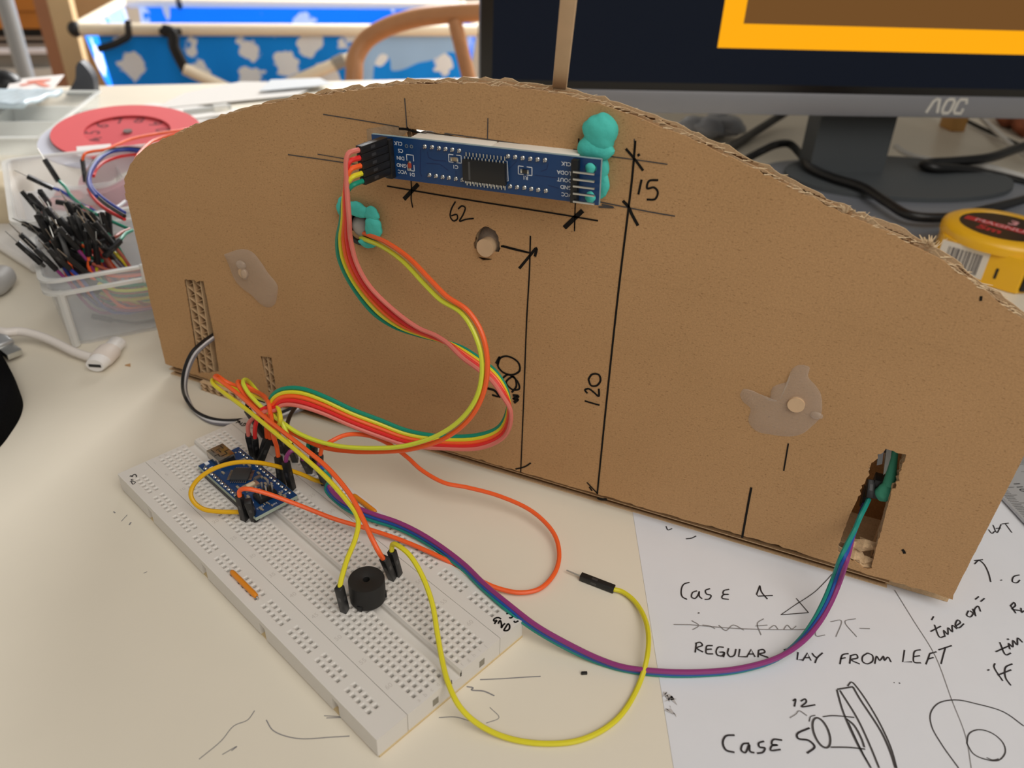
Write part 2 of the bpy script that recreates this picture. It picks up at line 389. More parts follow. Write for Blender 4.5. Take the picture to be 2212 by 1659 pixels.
for zc in (1.3, 3.4):
    for i in range(N_):
        p, q = a0+dv*(i/N_), a0+dv*((i+1)/N_); g = lambda t: zc+.9*math.sin(2*math.pi*t*dv.length/4.2)
        p.z, q.z = g(i/N_), g((i+1)/N_); back = Vector((0, 9, 0))
        fs.add([p, q, q+back, p+back], [[0, 1, 2, 3]], True)
for zc in (.12, 2.4, 4.5): fs.box((a0+a1)/2*1 + Vector((0, 5, zc-1.5)), (dv.length, 9, .25), Matrix.Rotation(math.atan2(dv.y, dv.x), 3, 'Z'))
fs.build('flute_scrap', M_KEDGE, stand)
MB().box((121.5, 20, 2.6), (21, 30, 4.6)).build('base_strip', M_KEDGE, stand)
# the space behind the right slot
ib = MB(); ib.box((100, 34, 36), (62, .6, 66)); ib.build('inner_wall', M_KRAFT, stand)
ib = MB()
for x in (111.5, 114.5): ib.box((x, 20.6, 33), (.5, 27, 58))
ib.build('cross_board', M_KEDGE, stand)
MB().box((104.3, 9, 33), (.8, 14, 52)).build('slot_lining', M_KEDGE, stand)
sm1 = thing('sensor_module', 'blue sensor board with grey edge fixed inside the right slot of the cardboard', 'circuit board', Vector((98, 14, 36)))
MB().prism([[FX(*q) for q in [(1870, 960), (1915, 965), (1912, 1020), (1862, 1025)]]], lambda u, v, d: Vector((u+1.5, d, v)), 13, 14.4).build('circuit_board', mat('navy_board', '#10245c', rough=.4), sm1)
MB().prism([[FX(*q) for q in [(1918, 966), (1929, 972), (1920, 1040), (1907, 1052)]]], lambda u, v, d: Vector((u, d, v)), 7, 20).build('grey_strip', mat('grey_strip_plastic', '#b9bab4', rough=.5), sm1)
MB().prism([[FX(*q) for q in [(1896, 1008), (1908, 1005), (1904, 1035), (1892, 1038)]]], lambda u, v, d: Vector((u, d, v)), 9, 12).build('solder_strip', mat('tin_dull', '#8c8c8c', rough=.4, metal=.6), sm1)
MB().box(Y(1897, 1050, 9), (4, 5, 8), None, .3).build('black_socket', M_BLACK, sm1)
pg = MB(); M_GPUT = mat('green_putty', '#4aa888', rough=.75, bump=.2, bscale=500); pg.sphere(Y(1911, 1062, 6), 3.3, (.95, .8, 1.15), None, 24, 16, 0, .15, 3); pg.tube([Y(1922, 1046, 6.5), Y(1927, 1015, 7), Y(1932, 985, 7.5), Y(1934, 968, 8)], [2.4, 1.5, 1.1, .9], 12)
tag(pg.build('putty_lump', M_GPUT), 'green putty lump and strip pressed inside the right slot of the cardboard', 'putty')
tl = MB(); rg = random.Random(5)
for (px, py, y, s) in [(1868, 1180, 3, 5), (1850, 1200, 2, 4.5), (1874, 1210, 2.5, 4), (1858, 1215, 2, 5), (1845, 1178, 3.5, 4), (1880, 1175, 4, 4)]:
    c = Y(px, py, y); n = 7; vs = [c + Vector((math.cos(6.283*k/n)*s*rg.uniform(.6, 1.1), rg.uniform(-1.2, 1.5), math.sin(6.283*k/n)*s*.6*rg.uniform(.6, 1.1))) for k in range(n)]
    tl.add(vs + [c+Vector((rg.uniform(-1, 1), -1.6, rg.uniform(-1, 1)))], [[k, (k+1) % n, n] for k in range(n)])
tl.build('torn_liner', M_KEDGE, stand)
# torn edge fibres along the cut top
fb = MB(); rg = random.Random(9); arc = curve2([FX(*p) for p in top_px[9:]], 6)
for i in range(3, len(arc)-2):
    for k in range(2):
        x, z = arc[i]; y = rg.choice([.3, 3.4, 6.8]) + rg.gauss(0, .15); L = rg.uniform(.8, 3.2); an = math.atan2(arc[i+1][1]-z, arc[i+1][0]-x) + rg.uniform(-.1, .35)
        p = Vector((x, y, z-.3)); e = p + Vector((math.cos(an)*L, rg.gauss(0, .4), math.sin(an)*L+rg.uniform(.1, .7)))
        sd = Vector((0, .25, .12)); fb.add([p-sd, p+sd, e+sd*.4, e-sd*.4], [[0, 1, 2, 3]])
for (px, py) in [(2010, 520), (2016, 526), (2004, 516), (1865, 470), (1830, 452)]:
    for k in range(9):
        p = Y(px+rg.uniform(-9, 9), py+8, 3); e = p+Vector((rg.uniform(-2.5, 3), rg.uniform(-2, 2), rg.uniform(.6, 2.6))); sd = Vector((.35, .1, .2)); fb.add([p-sd, p+sd, e+sd*.3, e-sd*.3], [[0, 1, 2, 3]])
fb.build('torn_edge', mat('torn_fibre', '#d6bd98', rough=.9), stand)
# crease of the old fold across the sheet
cr = MB(); cz = [FX(*p) for p in [(272, 428), (420, 452), (700, 500), (1000, 545), (1300, 592), (1600, 652), (1900, 718), (2200, 795)]]
cl = curve2(cz, 6); vs = []
for (x, z) in cl: vs += [(x, .0, z+2.2), (x, -.07, z), (x, .0, z-.9)]
cr.add(vs, [[3*i+j, 3*i+3+j, 3*i+4+j, 3*i+1+j] for i in range(len(cl)-1) for j in (0, 1)], True)
cr.build('crease', M_KRAFT, stand)
# peeled patch beside the display, and the two faint rectangles low on the right
pt = MB()
pt.prism([[FX(*c700(*p)) for p in [(290, 185), (440, 160), (580, 180), (575, 200), (500, 260), (330, 300), (300, 300)]]], yz, -.08, .1)
pt.build('peeled_patch', mat('kraft_inner', '#a58a6c', rough=.9, noise=.12, nscale=300, bump=.3, bscale=700), stand)
# ---- pen and pencil lines on the sheet
FN = Vector((0, -1, 0))
INK = [MB()]; pen = MB()
def ink_done(name):
    INK[0].build(name, M_INK, front); INK[0] = MB()
def il(pts, w_, m=None, o=.16, sm=True):
    m = INK[0] if m is None else m
    pts = curve2(pts, 6) if (sm and len(pts) > 2) else pts
    m.ribbon([F(x, y, o) for x, y in pts], w_, FN)
C7 = lambda *a: [c700(x, y) for x, y in a]
c96 = lambda x, y: (960+x/2.476, 450+y/2.476)
C9 = lambda *a: [c96(x, y) for x, y in a]
il([(836, 402), (1000, 430), (1215, 464), (1292, 477)], .55); il(C7((643, 562), (597, 610), (545, 665)), 1.5); il(C7((592, 515), (597, 610), (594, 660), (605, 722)), .5)
il(C7((1765, 742), (1640, 860)), 1.6); il(C7((1715, 690), (1712, 780), (1709, 882)), .4); il(C7((1738, 250), (1740, 340)), .5)
il(C7((897, 680), (868, 735), (862, 785), (885, 813), (910, 798), (906, 770), (868, 778)), .55); il(C7((915, 732), (940, 711), (963, 722), (950, 768), (925, 815), (965, 803), (1022, 796)), .55)
ink_done('width_dimension')
il([(1372.5, 304), (1366, 380), (1358, 448), (1337, 620), (1310, 870), (1290, 1068)], .7)
il(C7((2060, 320), (2120, 390), (2178, 470)), .8); il(C7((2040, 675), (2080, 720), (2100, 765), (2143, 845)), 1.0); il(C7((2140, 368), (2155, 358)), .8)
il([(1386, 388), (1379, 420)], .7); il([(1422, 389), (1402, 391), (1398, 407), (1413, 405), (1421, 415), (1415, 430), (1397, 431)], .65)
il(C9((762, 1466), (818, 1525)), .6); il(C9((775, 1490), (790, 1512)), .7)
il(C9((770, 915), (790, 888), (825, 890), (835, 920), (815, 948), (785, 948), (770, 915)), .75); il(C9((765, 990), (752, 972), (770, 965), (800, 985), (825, 1005), (826, 965)), .75); il(C9((750, 1030), (790, 1042), (830, 1053)), .7)
ink_done('height_dimension')
il(C9((460, 147), (455, 330), (440, 600), (425, 1000), (408, 1412)), .55); il(C9((302, 202), (380, 222), (455, 238), (380, 218), (310, 200)), .6); il(C9((400, 322), (450, 262), (492, 214), (484, 258)), 1.0)
il(C9((380, 1395), (430, 1382), (462, 1362)), .7); il(C9((818, 1548), (835, 1556), (870, 1556)), 1.2)
il(C9((228, 962), (268, 975), (300, 1012)), 1.1); il(C9((255, 998), (290, 1005), (262, 915), (300, 960), (318, 1000)), .9)
il(C9((285, 838), (300, 800), (340, 792), (395, 825), (402, 868), (365, 890), (315, 878), (285, 840), (295, 795), (275, 830)), .8)
il(C9((300, 920), (340, 890), (390, 925), (400, 965), (365, 970), (330, 930), (370, 900), (385, 950), (360, 985)), .8); il(C9((365, 1000), (395, 1005), (370, 1020), (392, 1022), (372, 1040)), 1.2)
ink_done('dowel_height_dimension')
il([(1623, 1053), (1616, 1090), (1603, 1162)], .8); ink_done('ink_stroke'); il([(1703, 958), (1693, 1017)], .5); ink_done('ink_stroke')
il([(2116, 645), (2122, 645)], 1.5, sm=False); ink_done('ink_dot'); il([(1949, 1187), (1953, 1192), (1954, 1196)], .9); ink_done('ink_dot'); il([(880, 278), (882, 276)], 1.0, sm=False)
il(C7((510, 183), (560, 186), (590, 195), (700, 225)), .8); ink_done('ink_stroke'); il(C7((1700, 330), (1745, 340), (1740, 355)), .9)
il([(874, 212), (879, 276)], .4, pen); il([(1054, 255), (1053, 303)], .35, pen); il([(698, 247), (780, 260), (862, 274)], .35, pen); il([(960, 288), (1100, 308), (1240, 330)], .35, pen)
il([(622, 334), (700, 345), (788, 358)], .4, pen); il([(686, 333), (792, 351)], .3, pen); il([(1311, 337), (1380, 346), (1442, 355)], .35, pen); il([(1295, 436), (1400, 457), (1458, 467)], .4, pen); il([(1293, 447), (1325, 448), (1300, 442)], .6, pen)
il([(1243, 436), (1241, 500)], .35, pen); il([(1370, 300), (1372, 330)], .35, pen)
ink_done('ink_stroke'); pen.build('pencil_markings', M_PENCIL, front)
# ---- hot glue and the dowel ends held by it
def dome(poly, peak, o0=0.15):               # a low blob with the outline poly (photo spots on the sheet)
    P = [F(x, y, o0) for x, y in curve2(poly+poly[:1], 4)[:-1]]; c = sum(P, Vector())/len(P); n = len(P); vs = []; rings = ((1, 0), (.93, .55), (.75, .85), (.4, 1), (.12, 1.05))
    for k, h in rings:
        for p in P: q = c+(p-c)*k; vs.append(Vector((q.x, q.y-h*peak, q.z)))
    m = MB(); m.add(vs, [[r*n+i, r*n+(i+1) % n, (r+1)*n+(i+1) % n, (r+1)*n+i] for r in range(len(rings)-1) for i in range(n)] + [[(len(rings)-1)*n+i for i in range(n)]], True)
    return m
c34 = lambda x, y: (340+x/2.963, 440+y/2.963)
gl = dome([c34(*p) for p in [(425, 325), (540, 290), (605, 308), (660, 370), (710, 445), (768, 520), (768, 580), (750, 645), (710, 665), (655, 640), (600, 585), (545, 545), (495, 490), (455, 390)]], .9)
gl.sphere(F(*c34(535, 392), 1.2), 2.6, (1, .5, .8)); gl.sphere(F(*c34(558, 450), 1.2), 2.4, (.7, .6, 1.1))
gl.build('glue_blob', M_GLUE, stand)
gr = dome([c155(*p) for p in [(145, 310), (165, 275), (215, 278), (265, 300), (330, 345), (360, 260), (470, 215), (475, 160), (520, 118), (600, 130), (590, 190), (640, 250), (675, 310), (672, 450), (610, 520), (560, 560), (480, 582), (350, 570), (250, 545), (200, 480), (215, 400), (165, 355)]], .55)
gr.sphere(F(*c155(645, 445), .5), 1.8, (1.2, .5, .8)); gr.build('glue_blob', M_GLUE, stand)
q = F(1720.5, 871, 0); MB().cyl(q+Vector((0, 3, 0)), q-Vector((0, 1.5, 0)), 2.75, 28).build('dowel_end', M_WOOD, stand)
q = F(*c34(555, 440), 0); MB().cyl(q+Vector((0, 3, 0)), q-Vector((0, 1.2, 0)), 2.2, 20).build('dowel_end', M_WOOD, stand)
q = Y(1047, 536, -1.5); dd = Vector((.5, 10, -.6)); MB().cyl(q, q+dd, 3.3, 28).build('dowel_end', M_WOOD, stand)
hc = F(1056, 527, 0); MB().sphere(hc+Vector((0, 5, -1)), 7.2, (1, .45, 1.15)).build('glue_blob', M_GLUE, stand)
MB().box(hc+Vector((0, 7.6, 0)), (22, .6, 26)).build('inner_wall', M_KRAFT, stand)

# ---------------------------------------------------------------- lamp in the round hole and the putty lumps
ld = thing('light_sensor', 'black round-rimmed cloudy bulb set in the hole with turquoise putty around it', 'sensor', Vector((lc[0], 2, lc[1]-6)))
lcv = Vector((lc[0], 0, lc[1]))
MB().lathe(lcv, (0, 1, 0), [(5.2, -1.2), (6.7, -1.2), (6.7, 9), (5.2, 9)], 36, closed=True).build('rim', M_BLACK, ld)
MB().sphere(lcv+Vector((0, 3, 0)), 5, (1, .9, 1), u=24, v=16).build('bulb', mat('cloudy_bulb', '#a49f9a', rough=.3), ld)
MB().cyl(lcv+Vector((0, 8, 0)), lcv+Vector((0, 9.5, 0)), 5.2).build('back_cap', M_BLACK, ld)
def putty(name_label, lumps, group=None):
    m = MB()
    for i, (px, py, o, r, sx, sz) in enumerate(lumps): m.sphere(F(px, py, o), r, (sx, .55, sz), None, 24, 16, 0, .16, i+int(px))
    return tag(m.build('putty_lump', M_PUTTY), name_label, 'putty', group)
putty('large turquoise putty lump above the right end of the blue display board', [(1295, 287, 2.0, 6.0, 1.0, 1.05), (1288, 320, 2.2, 5.6, 1.05, .8)])
putty('turquoise putty smear squeezed out behind the right edge of the display board', [(1299, 365, 1.6, 3.6, .75, 1.5), (1300, 398, 1.6, 3.4, .7, 1.4)])
putty('turquoise putty lump left of the round hole, behind the ribbon cable', [(744, 450, 1.4, 3.4, .95, 1.3)])
putty('turquoise putty lump on top of the black rim of the round hole', [(768, 450, 1.8, 3.5, 1.15, .8), (780, 456, 1.9, 2.9, 1.1, .8)])
putty('round turquoise putty lump at upper right of the hole rim', [(803, 463, 1.9, 3.0, 1.1, 1.0)])
putty('turquoise putty lump at right of the hole rim, beside the yellow and orange wires', [(808, 492, 2.1, 3.8, 1.0, 1.15)])
putty('thin turquoise putty lump under the round hole below the yellow and orange wires', [(795, 525, 1.4, 3.0, 1.3, .6)])

# ================================================================== DISPLAY BOARD
DO = 9.0                                     # how far its face stands off the cardboard
pa, pb, pc = Y(802, 290, -DO), Y(1297, 345, -DO), Y(1293, 442, -DO)
du = (pb-pa).normalized(); dvv = Vector((-du.z, 0, du.x)); dL, dH = 81.6, 14.4; dR = Matrix((du, dvv, Vector((0, -1, 0)).normalized())).transposed()
def D(a, b, o=0): return pa + du*a - dvv*b + Vector((0, -o, 0))      # mm from the top left corner of its face
def DP(px, py, o=0): return Y(px, py, -(DO+o))
disp = thing('display_board', 'blue eight-digit display circuit board mounted in the cardboard cutout, back side out', 'circuit board', D(dL/2, dH))
pcb = MB(); hole_l = [(2.6+1.35*math.cos(a*.3927), 2.4+1.35*math.sin(a*.3927)) for a in range(16)]
mk = lambda cx, cy, r: [(cx+r*math.cos(a*.3927), cy+r*math.sin(a*.3927)) for a in range(16)]
pcb.prism([[(0, 0), (dL, 0), (dL, dH), (0, dH)], mk(2.6, 2.4, 1.35), mk(79.0, 2.9, 1.4), mk(79.0, 12.0, 1.4)], lambda u, v, d: D(u, v, d), 0, -1.5)
pcb.build('circuit_board', M_PCB, disp)
ed = MB()
ed.box(D(dL/2, -.02, -.75), (dL, .08, 1.4), dR); ed.box(D(dL+.02, dH/2, -.75), (.08, dH, 1.4), dR); ed.build('board_edge', mat('pcb_edge', '#8fa3a8', rough=.6), disp)
M_DIGIT = mat('white_digit_plastic', '#e9e4da', rough=.5)
for a in (13.2, 43.4):
    blk = MB().box(D(a+14.9, 7.2, -8.2), (29.7, 13.6, 13), dR, .3).build('digit_block', M_DIGIT, disp)
def soldered(px, py):
    m = MB(); c = DP(*c700(px, py)); m.sphere(c+Vector((0, -.1, 0)), .78, (1, .8, 1), u=10, v=8); m.cyl(c, c+Vector((-.1, -1.1, -.3)), .34, 8, .22); return m
j0 = None
for px, py in [(690, 304), (740, 308), (787, 315), (832, 320), (878, 325), (925, 332), (1258, 370), (1307, 375), (1358, 382), (1410, 387), (1460, 391), (1511, 396), (722, 498), (767, 504), (812, 511), (855, 516), (902, 523), (947, 530), (1272, 575), (1320, 580), (1370, 584), (1417, 592), (1464, 599), (1516, 605)]:
    if j0 is None: j0 = soldered(px, py).build('solder_joint', M_METAL, disp); jp = DP(*c700(px, py))
    else:
        o = j0.copy(); COL.objects.link(o); o.parent = disp; o.location = (DP(*c700(px, py))-jp)*S
# driver chip with its legs
cA, cB, cC = DP(*c700(952, 395), 1), DP(*c700(1243, 412), 1), DP(*c700(1243, 560), 1)
cc = (cA+cC)/2; cw, ch = (cB-cA).length, (cC-cB).length
chip = MB().box(cc+Vector((0, -.2, 0)), (cw, ch, 2.0), dR, .2).build('driver_chip', M_BLACK, disp)
MB().box(cc+du*(-cw*.33)+Vector((0, -1.21, 0)), (.7, ch*.85, .06), dR).build('moulding_line', mat('grey_mark', '#4a4a4a', rough=.6), chip)
lg = MB()
for k in range(12):
    for s in (1, -1):
        b = cc + du*((k-5.5)*cw/12.2) + dvv*(s*ch/2); hx = .36
        for q, l, o in ((b+dvv*s*.45, .9, -.4), (b+dvv*s*1.3, 1.3, .75)): lg.box(q+Vector((0, o, 0)), (hx, l, .22), dR)
lg.build('chip_legs', M_METAL, chip)
sk = MB()
def bracket(cx, cy, w_, h_, rot90=False):
    a = [(-w_/2, h_/2), (-w_/2, -h_/2), (w_/2, -h_/2), (w_/2, h_/2)]
    g = w_*.18 if not rot90 else 0
    segs = [((-w_/2, -h_/2), (-w_*.12, -h_/2)), ((-w_/2, h_/2), (-w_*.12, h_/2)), ((-w_/2, -h_/2), (-w_/2, h_/2)), ((w_/2, -h_/2), (w_*.12, -h_/2)), ((w_/2, h_/2), (w_*.12, h_/2)), ((w_/2, -h_/2), (w_/2, h_/2))]
    if rot90: segs = [((p[1]*w_/h_, p[0]*h_/w_), (q[1]*w_/h_, q[0]*h_/w_)) for p, q in segs]
    c = DP(*c700(cx, cy))
    for p, q in segs: sk.ribbon([c+du*p[0]+dvv*p[1]+Vector((0, -.05, 0)), c+du*q[0]+dvv*q[1]+Vector((0, -.05, 0))], .26, FN)
bracket(894, 388, 4.6, 2.5); bracket(1373, 470, 4.7, 2.6); bracket(590, 416, 2.6, 5.4, True)
sk.ribbon([DP(*c700(1236, 403), .05), DP(*c700(1250, 405), .05), DP(*c700(1257, 540), .05), DP(*c700(1245, 541), .05)], .25, FN)
sk.build('component_outlines', M_SILK, disp)
tx = MB()
for s, x, y in [('CLK', 506, 283), ('CS', 522, 333), ('DIN', 522, 383), ('GND', 529, 433), ('VCC', 534, 477), ('D1', 600, 495), ('C1', 897, 443), ('R1', 1375, 518), ('CLK', 1653, 423), ('LODA', 1638, 483), ('DOUT', 1642, 533), ('GND', 1652, 583), ('VCC', 1655, 633)]:
    tx = MB(); put_text(tx, s, DP(*c700(x, y), .06), -du, -dvv, 1.75, .02); tx.build('printed_label', M_SILK, disp)
for nm, x, y, w_, h_, col in [('capacitor', 894, 390, 1.7, 1.2, '#8d7c64'), ('resistor', 1373, 472, 1.7, 1.2, '#262422'), ('diode', 588, 432, 1.1, 1.7, '#a5402a')]:
    c = DP(*c700(x, y)); o = MB().box(c+Vector((0, -.35, 0)), (w_, h_, .8), dR, .1).build(nm, mat('body_'+nm, col, rough=.4), disp)
    e = MB(); ax, L = (dvv, h_) if nm == 'diode' else (du, w_)
    for s in (1, -1): e.box(c+ax*(s*(L/2+.3))+Vector((0, -.25, 0)), (.6, h_+.1, .7) if nm != 'diode' else (w_, .9, .6), dR, .08)
    e.build('solder_cap', M_METAL, o)
rg_ = MB()
for x, y in ((563, 302), (597, 305)): rg_.lathe(DP(*c700(x, y), .04), (0, -1, 0), [(.35, 0), (.62, 0), (.62, .08), (.35, .08)], 16, closed=True)
rg_.build('plated_holes', mat('plated_ring', '#8f9aa2', rough=.4, metal=.6), disp)
tr = MB(); M_TRACE = mat('dark_trace', '#08285a', rough=.4)
for pts in [[(660, 320), (655, 480), (668, 510)], [(705, 340), (712, 380), (750, 398), (830, 405)], [(700, 420), (790, 425), (850, 470)], [(900, 470), (900, 510)], [(1260, 460), (1320, 400)], [(1530, 420), (1520, 460), (1480, 475)], [(1440, 500), (1590, 520)], [(1530, 570), (1600, 590)]]:
    tr.ribbon([DP(*c700(*p), .03) for p in pts], .3, FN)
tr.build('copper_traces', M_TRACE, disp)
# right header: bent pins
hd = MB(); h0, h1 = DP(*c700(1722, 405), 1.2), DP(*c700(1705, 672), 1.2)
hd.box((h0+h1)/2, (2.2, 13.6, 2.5), dR, .15); hd.build('pin_header', M_BLACK, disp)
for y in (483, 533, 581, 631, 686):
    a = DP(*c700(1700, y-2), 2.9); b = DP(*c700(1846, y+6), 2.9); MB().box((a+b)/2, ((b-a).length, .66, .66), dR, .08).build('header_pin', M_METAL, disp)
for x, y, r in ((1820, 450, 1.75), (1820, 648, 1.9)):
    tag(MB().sphere(DP(*c700(x, y), -.5), r, (1, .75, 1), u=16, v=12, wob=.1, seed=x+y).build('putty_lump', M_PUTTY), 'turquoise putty dot pressed through the %s right corner hole of the display board' % ('upper' if y < 500 else 'lower'), 'putty')
# left header, straight pins towards us
lh = MB(); g0, g1 = DP(*c700(436, 287), 1.3), DP(*c700(458, 487), 1.3); lh.box((g0+g1)/2, (2.5, 13.2, 2.6), dR, .15); lh.build('pin_header', M_BLACK, disp)

# ================================================================== BREADBOARD
bb = thing('breadboard', 'white solderless breadboard full of square holes lying on the desk', 'breadboard', B(78.7, 13.8, 0))
XL, XR = -3.8, 161.3
def holes_block(x0, x1, y0, y1, holes, name, zt=BZ, groove=None, notch_near=False, notch_far=False):
    g = MB(); hs = .74; dep = 3.2
    us = sorted({x0, x1} | {h[0]+s*hs for h in holes for s in (-1, 1)}); vs_ = sorted({y0, y1} | {h[1]+s*hs for h in holes for s in (-1, 1)} | (set(groove) if groove else set()))
    hx = {(round(h[0], 2), round(h[1], 2)) for h in holes}
    for i in range(len(us)-1):
        for j in range(len(vs_)-1):
            a, b, c, d = us[i], us[i+1], vs_[j], vs_[j+1]; m = (round((a+b)/2, 2), round((c+d)/2, 2))
            if m in hx and b-a < 1.6 and d-c < 1.6:
                k = .17; p = lambda e, z: [B(a+e, c+e, z), B(b-e, c+e, z), B(b-e, d-e, z), B(a+e, d-e, z)]
                g.add(p(0, zt)+p(k, zt-.45)+p(k, zt-dep), [[0, 1, 5, 4], [1, 2, 6, 5], [2, 3, 7, 6], [3, 0, 4, 7], [4, 5, 9, 8], [5, 6, 10, 9], [6, 7, 11, 10], [7, 4, 8, 11], [8, 9, 10, 11]])
            elif groove and groove[0]-.01 <= c and d <= groove[1]+.01: continue
            else: g.add([B(a, c, zt), B(b, c, zt), B(b, d, zt), B(a, d, zt)], [[0, 1, 2, 3]])
    zb = .7
    if groove:
        c, d = groove; e = .5
        pr = [(c, zt), (c+e, zt-1), (c+e, zt-2.6), (d-e, zt-2.6), (d-e, zt-1), (d, zt)]
        for (p, q) in zip(pr, pr[1:]): g.add([B(x0, p[0], p[1]), B(x1, p[0], p[1]), B(x1, q[0], q[1]), B(x0, q[0], q[1])], [[0, 1, 2, 3]])
    def wall(a, b, end=False):
        hol = []
        g.add([B(*a, zt), B(*b, zt), B(*b, zb), B(*a, zb)], [[0, 1, 2, 3]])
    segs = [(y0, y1)] if not groove else [(y0, groove[0]), (groove[1], y1)]
    for xx in (x0, x1):
        for (c, d) in segs: wall((xx, c), (xx, d))
        if groove: g.add([B(xx, groove[0], zt-2.6), B(xx, groove[1], zt-2.6), B(xx, groove[1], zb), B(xx, groove[0], zb)], [[0, 1, 2, 3]])
    for yy, nt, sg in ((y0, notch_near, 1), (y1, notch_far, -1)):
        if not nt: wall((x0, yy), (x1, yy)); continue
        cuts = [20.5, 61.5, 99.5, 139.5]; x = x0; zn = zt-2.2
        for k in cuts:
            wall((x, yy), (k, yy)); n0, n1 = k, k+3.4; yi = yy+sg*1.6
            g.add([B(n0, yy, zt), B(n1, yy, zt), B(n1, yy, zn), B(n0, yy, zn)], [[0, 1, 2, 3]])
            g.add([B(n0, yy, zn), B(n1, yy, zn), B(n1, yi, zn), B(n0, yi, zn), B(n0, yi, zb), B(n1, yi, zb), B(n0, yy, zb), B(n1, yy, zb)], [[0, 1, 2, 3], [3, 2, 5, 4], [0, 3, 4, 6], [1, 2, 5, 7]]); x = n1
        wall((x, yy), (x1, yy))
    o = g.build(name, M_BOARD, bb)
    md = o.modifiers.new('soft_edges', 'BEVEL'); md.width = .0003; md.segments = 2; md.limit_method = 'ANGLE'; md.angle_limit = 1.2
    return o
p = PI_
term = [(c*p, r*p) for c in range(63) for r in (0, 1, 2, 3, 4, 7, 8, 9, 10, 11)]
holes_block(XL, XR, -5.45, 33.4, term, 'terminal_block', groove=(11.7, 16.2))
cols = [2+6*g+k for g in range(10) for k in range(5)]
NR0, NR1, FR0, FR1 = -12.68, -10.14, 38.49, 41.03
holes_block(XL, XR, -16.9, -5.6, [(c*p, y) for c in cols for y in (NR0, NR1)], 'power_rail', notch_near=True)
holes_block(XL, XR, 33.55, 44.4, [(c*p, y) for c in cols for y in (FR0, FR1)], 'power_rail')
MB().prism([[(XL+.2, -16.6), (XR+.25, -16.6), (XR+.25, 44.2), (XL+.2, 44.2)]], lambda u, v, d: B(u, v, d), 0, .7).build('adhesive_backing', mat('yellowed_foam', '#d3bd92', rough=.8), bb)
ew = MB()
for y in (4.2, 24.0): ew.add([B(XR+.03, y, 2.4), B(XR+.03, y+2.3, 2.4), B(XR+.03, y+2.3, 5.4), B(XR+.03, y, 5.4)], [[0, 1, 2, 3]])  # flat squares, the shade inside the end holes put into the colour
ew.build('end_socket_shade', mat('shadowed_socket', '#8f897c', rough=.7), bb)
bn = MB()
for c in [1]+list(range(5, 64, 5)):
    for y in (-3.2, 30.9): put_text(bn, str(c), B((c-1)*p, y, BZ+.04), B(0, 1, 0)-B(0, 0, 0), B(-1, 0, 0)-B(0, 0, 0), 2.4)
for i, r in enumerate((0, 1, 2, 3, 4, 7, 8, 9, 10, 11)):
    for x in (-2.4, 159.9): put_text(bn, 'abcdefghij'[i], B(x, r*p, BZ+.04), B(0, 1, 0)-B(0, 0, 0), B(-1, 0, 0)-B(0, 0, 0), 2.0)
bn.build('moulded_characters', mat('faint_moulding', '#cbc5bf', rough=.5), bb)
hw = MB()
def hs(pts, w_=.75, f=lambda x, y: (x, y)): hw.ribbon([T(*f(x, y), BZ+.06) for x, y in curve2(pts)], w_, up)
r3 = lambda x, y: (940+x/9.217, 1290+y/9.217)
hs([(1315, 435), (1255, 405), (1180, 430), (1165, 465), (1200, 480)], .62, r3); hs([(1200, 450), (1225, 470), (1200, 500), (1180, 535)], .62, r3); hs([(1255, 530), (1285, 470), (1300, 470), (1320, 540), (1320, 610), (1350, 560), (1395, 520)], .62, r3)
hs([(1450, 520), (1480, 560), (1475, 630), (1430, 665), (1370, 660), (1390, 620), (1450, 525)], .62, r3)
hs([(1475, 290), (1440, 325), (1415, 325)], .62, r3); hs([(1475, 400), (1500, 415), (1535, 395), (1560, 370)], .62, r3); hs([(1570, 470), (1590, 500), (1660, 470)], .62, r3); hs([(1405, 240), (1430, 250)], .62, r3)
r4 = lambda x, y: (400+x/9.217, 860+y/9.217)
hs([(1140, 408), (1060, 410), (1030, 440), (1060, 450), (1010, 500)], .55, r4); hs([(1060, 500), (1085, 450), (1100, 530), (1140, 480)], .5, r4); hs([(1150, 530), (1190, 500), (1215, 520), (1160, 550), (1110, 545)], .6, r4)
hw.build('handwritten_label', M_INK, bb); hw = MB()
r1 = lambda x, y: (240+x/9.217, 920+y/9.217)
hs([(375, 1010), (395, 990), (420, 1010), (440, 975), (475, 965), (505, 995), (500, 1020)], .5, r1); hs([(390, 1080), (420, 1060), (410, 1085), (450, 1075)], .35, r1); hs([(375, 1115), (400, 1105), (420, 1150), (440, 1160), (485, 1120), (400, 1105)], .4, r1)
hw.build('faded_label', M_PENCIL, bb)

# ================================================================== WIRES AND PLUGS
HW = 2.45
def housing(a, b, parent, name='connector_housing', w_=HW, win=True):
    a, b = Vector(a), Vector(b); ax = b-a; L = ax.length; R = frame(ax)
    o = MB().box((a+b)/2, (w_, w_, L), R, .22).build(name, M_BLACK, parent)
    if win:
        g = MB()
        for s in (1, -1): g.box((a+b)/2 + R @ Vector((s*w_/2, 0, L*.08)), (.05, 1.0, 2.2), R)
        for s in (1, -1): g.box((a+b)/2 + R @ Vector((0, s*w_/2, L*.08)), (1.0, .05, 2.2), R)
        g.build('latch_window', mat('dark_grey_plastic', '#3a3a3b', rough=.35), o)
    return o
def pin(a, b, parent): return MB().cyl(a, b, .33, 8, .25).build('pin', M_METAL, parent)
RW = .87
def wire(pts, colr, parent, r=RW, sub=8, name='wire'): return MB().tube(smooth(pts, sub), r, 8).build(name, WIRE[colr], parent)
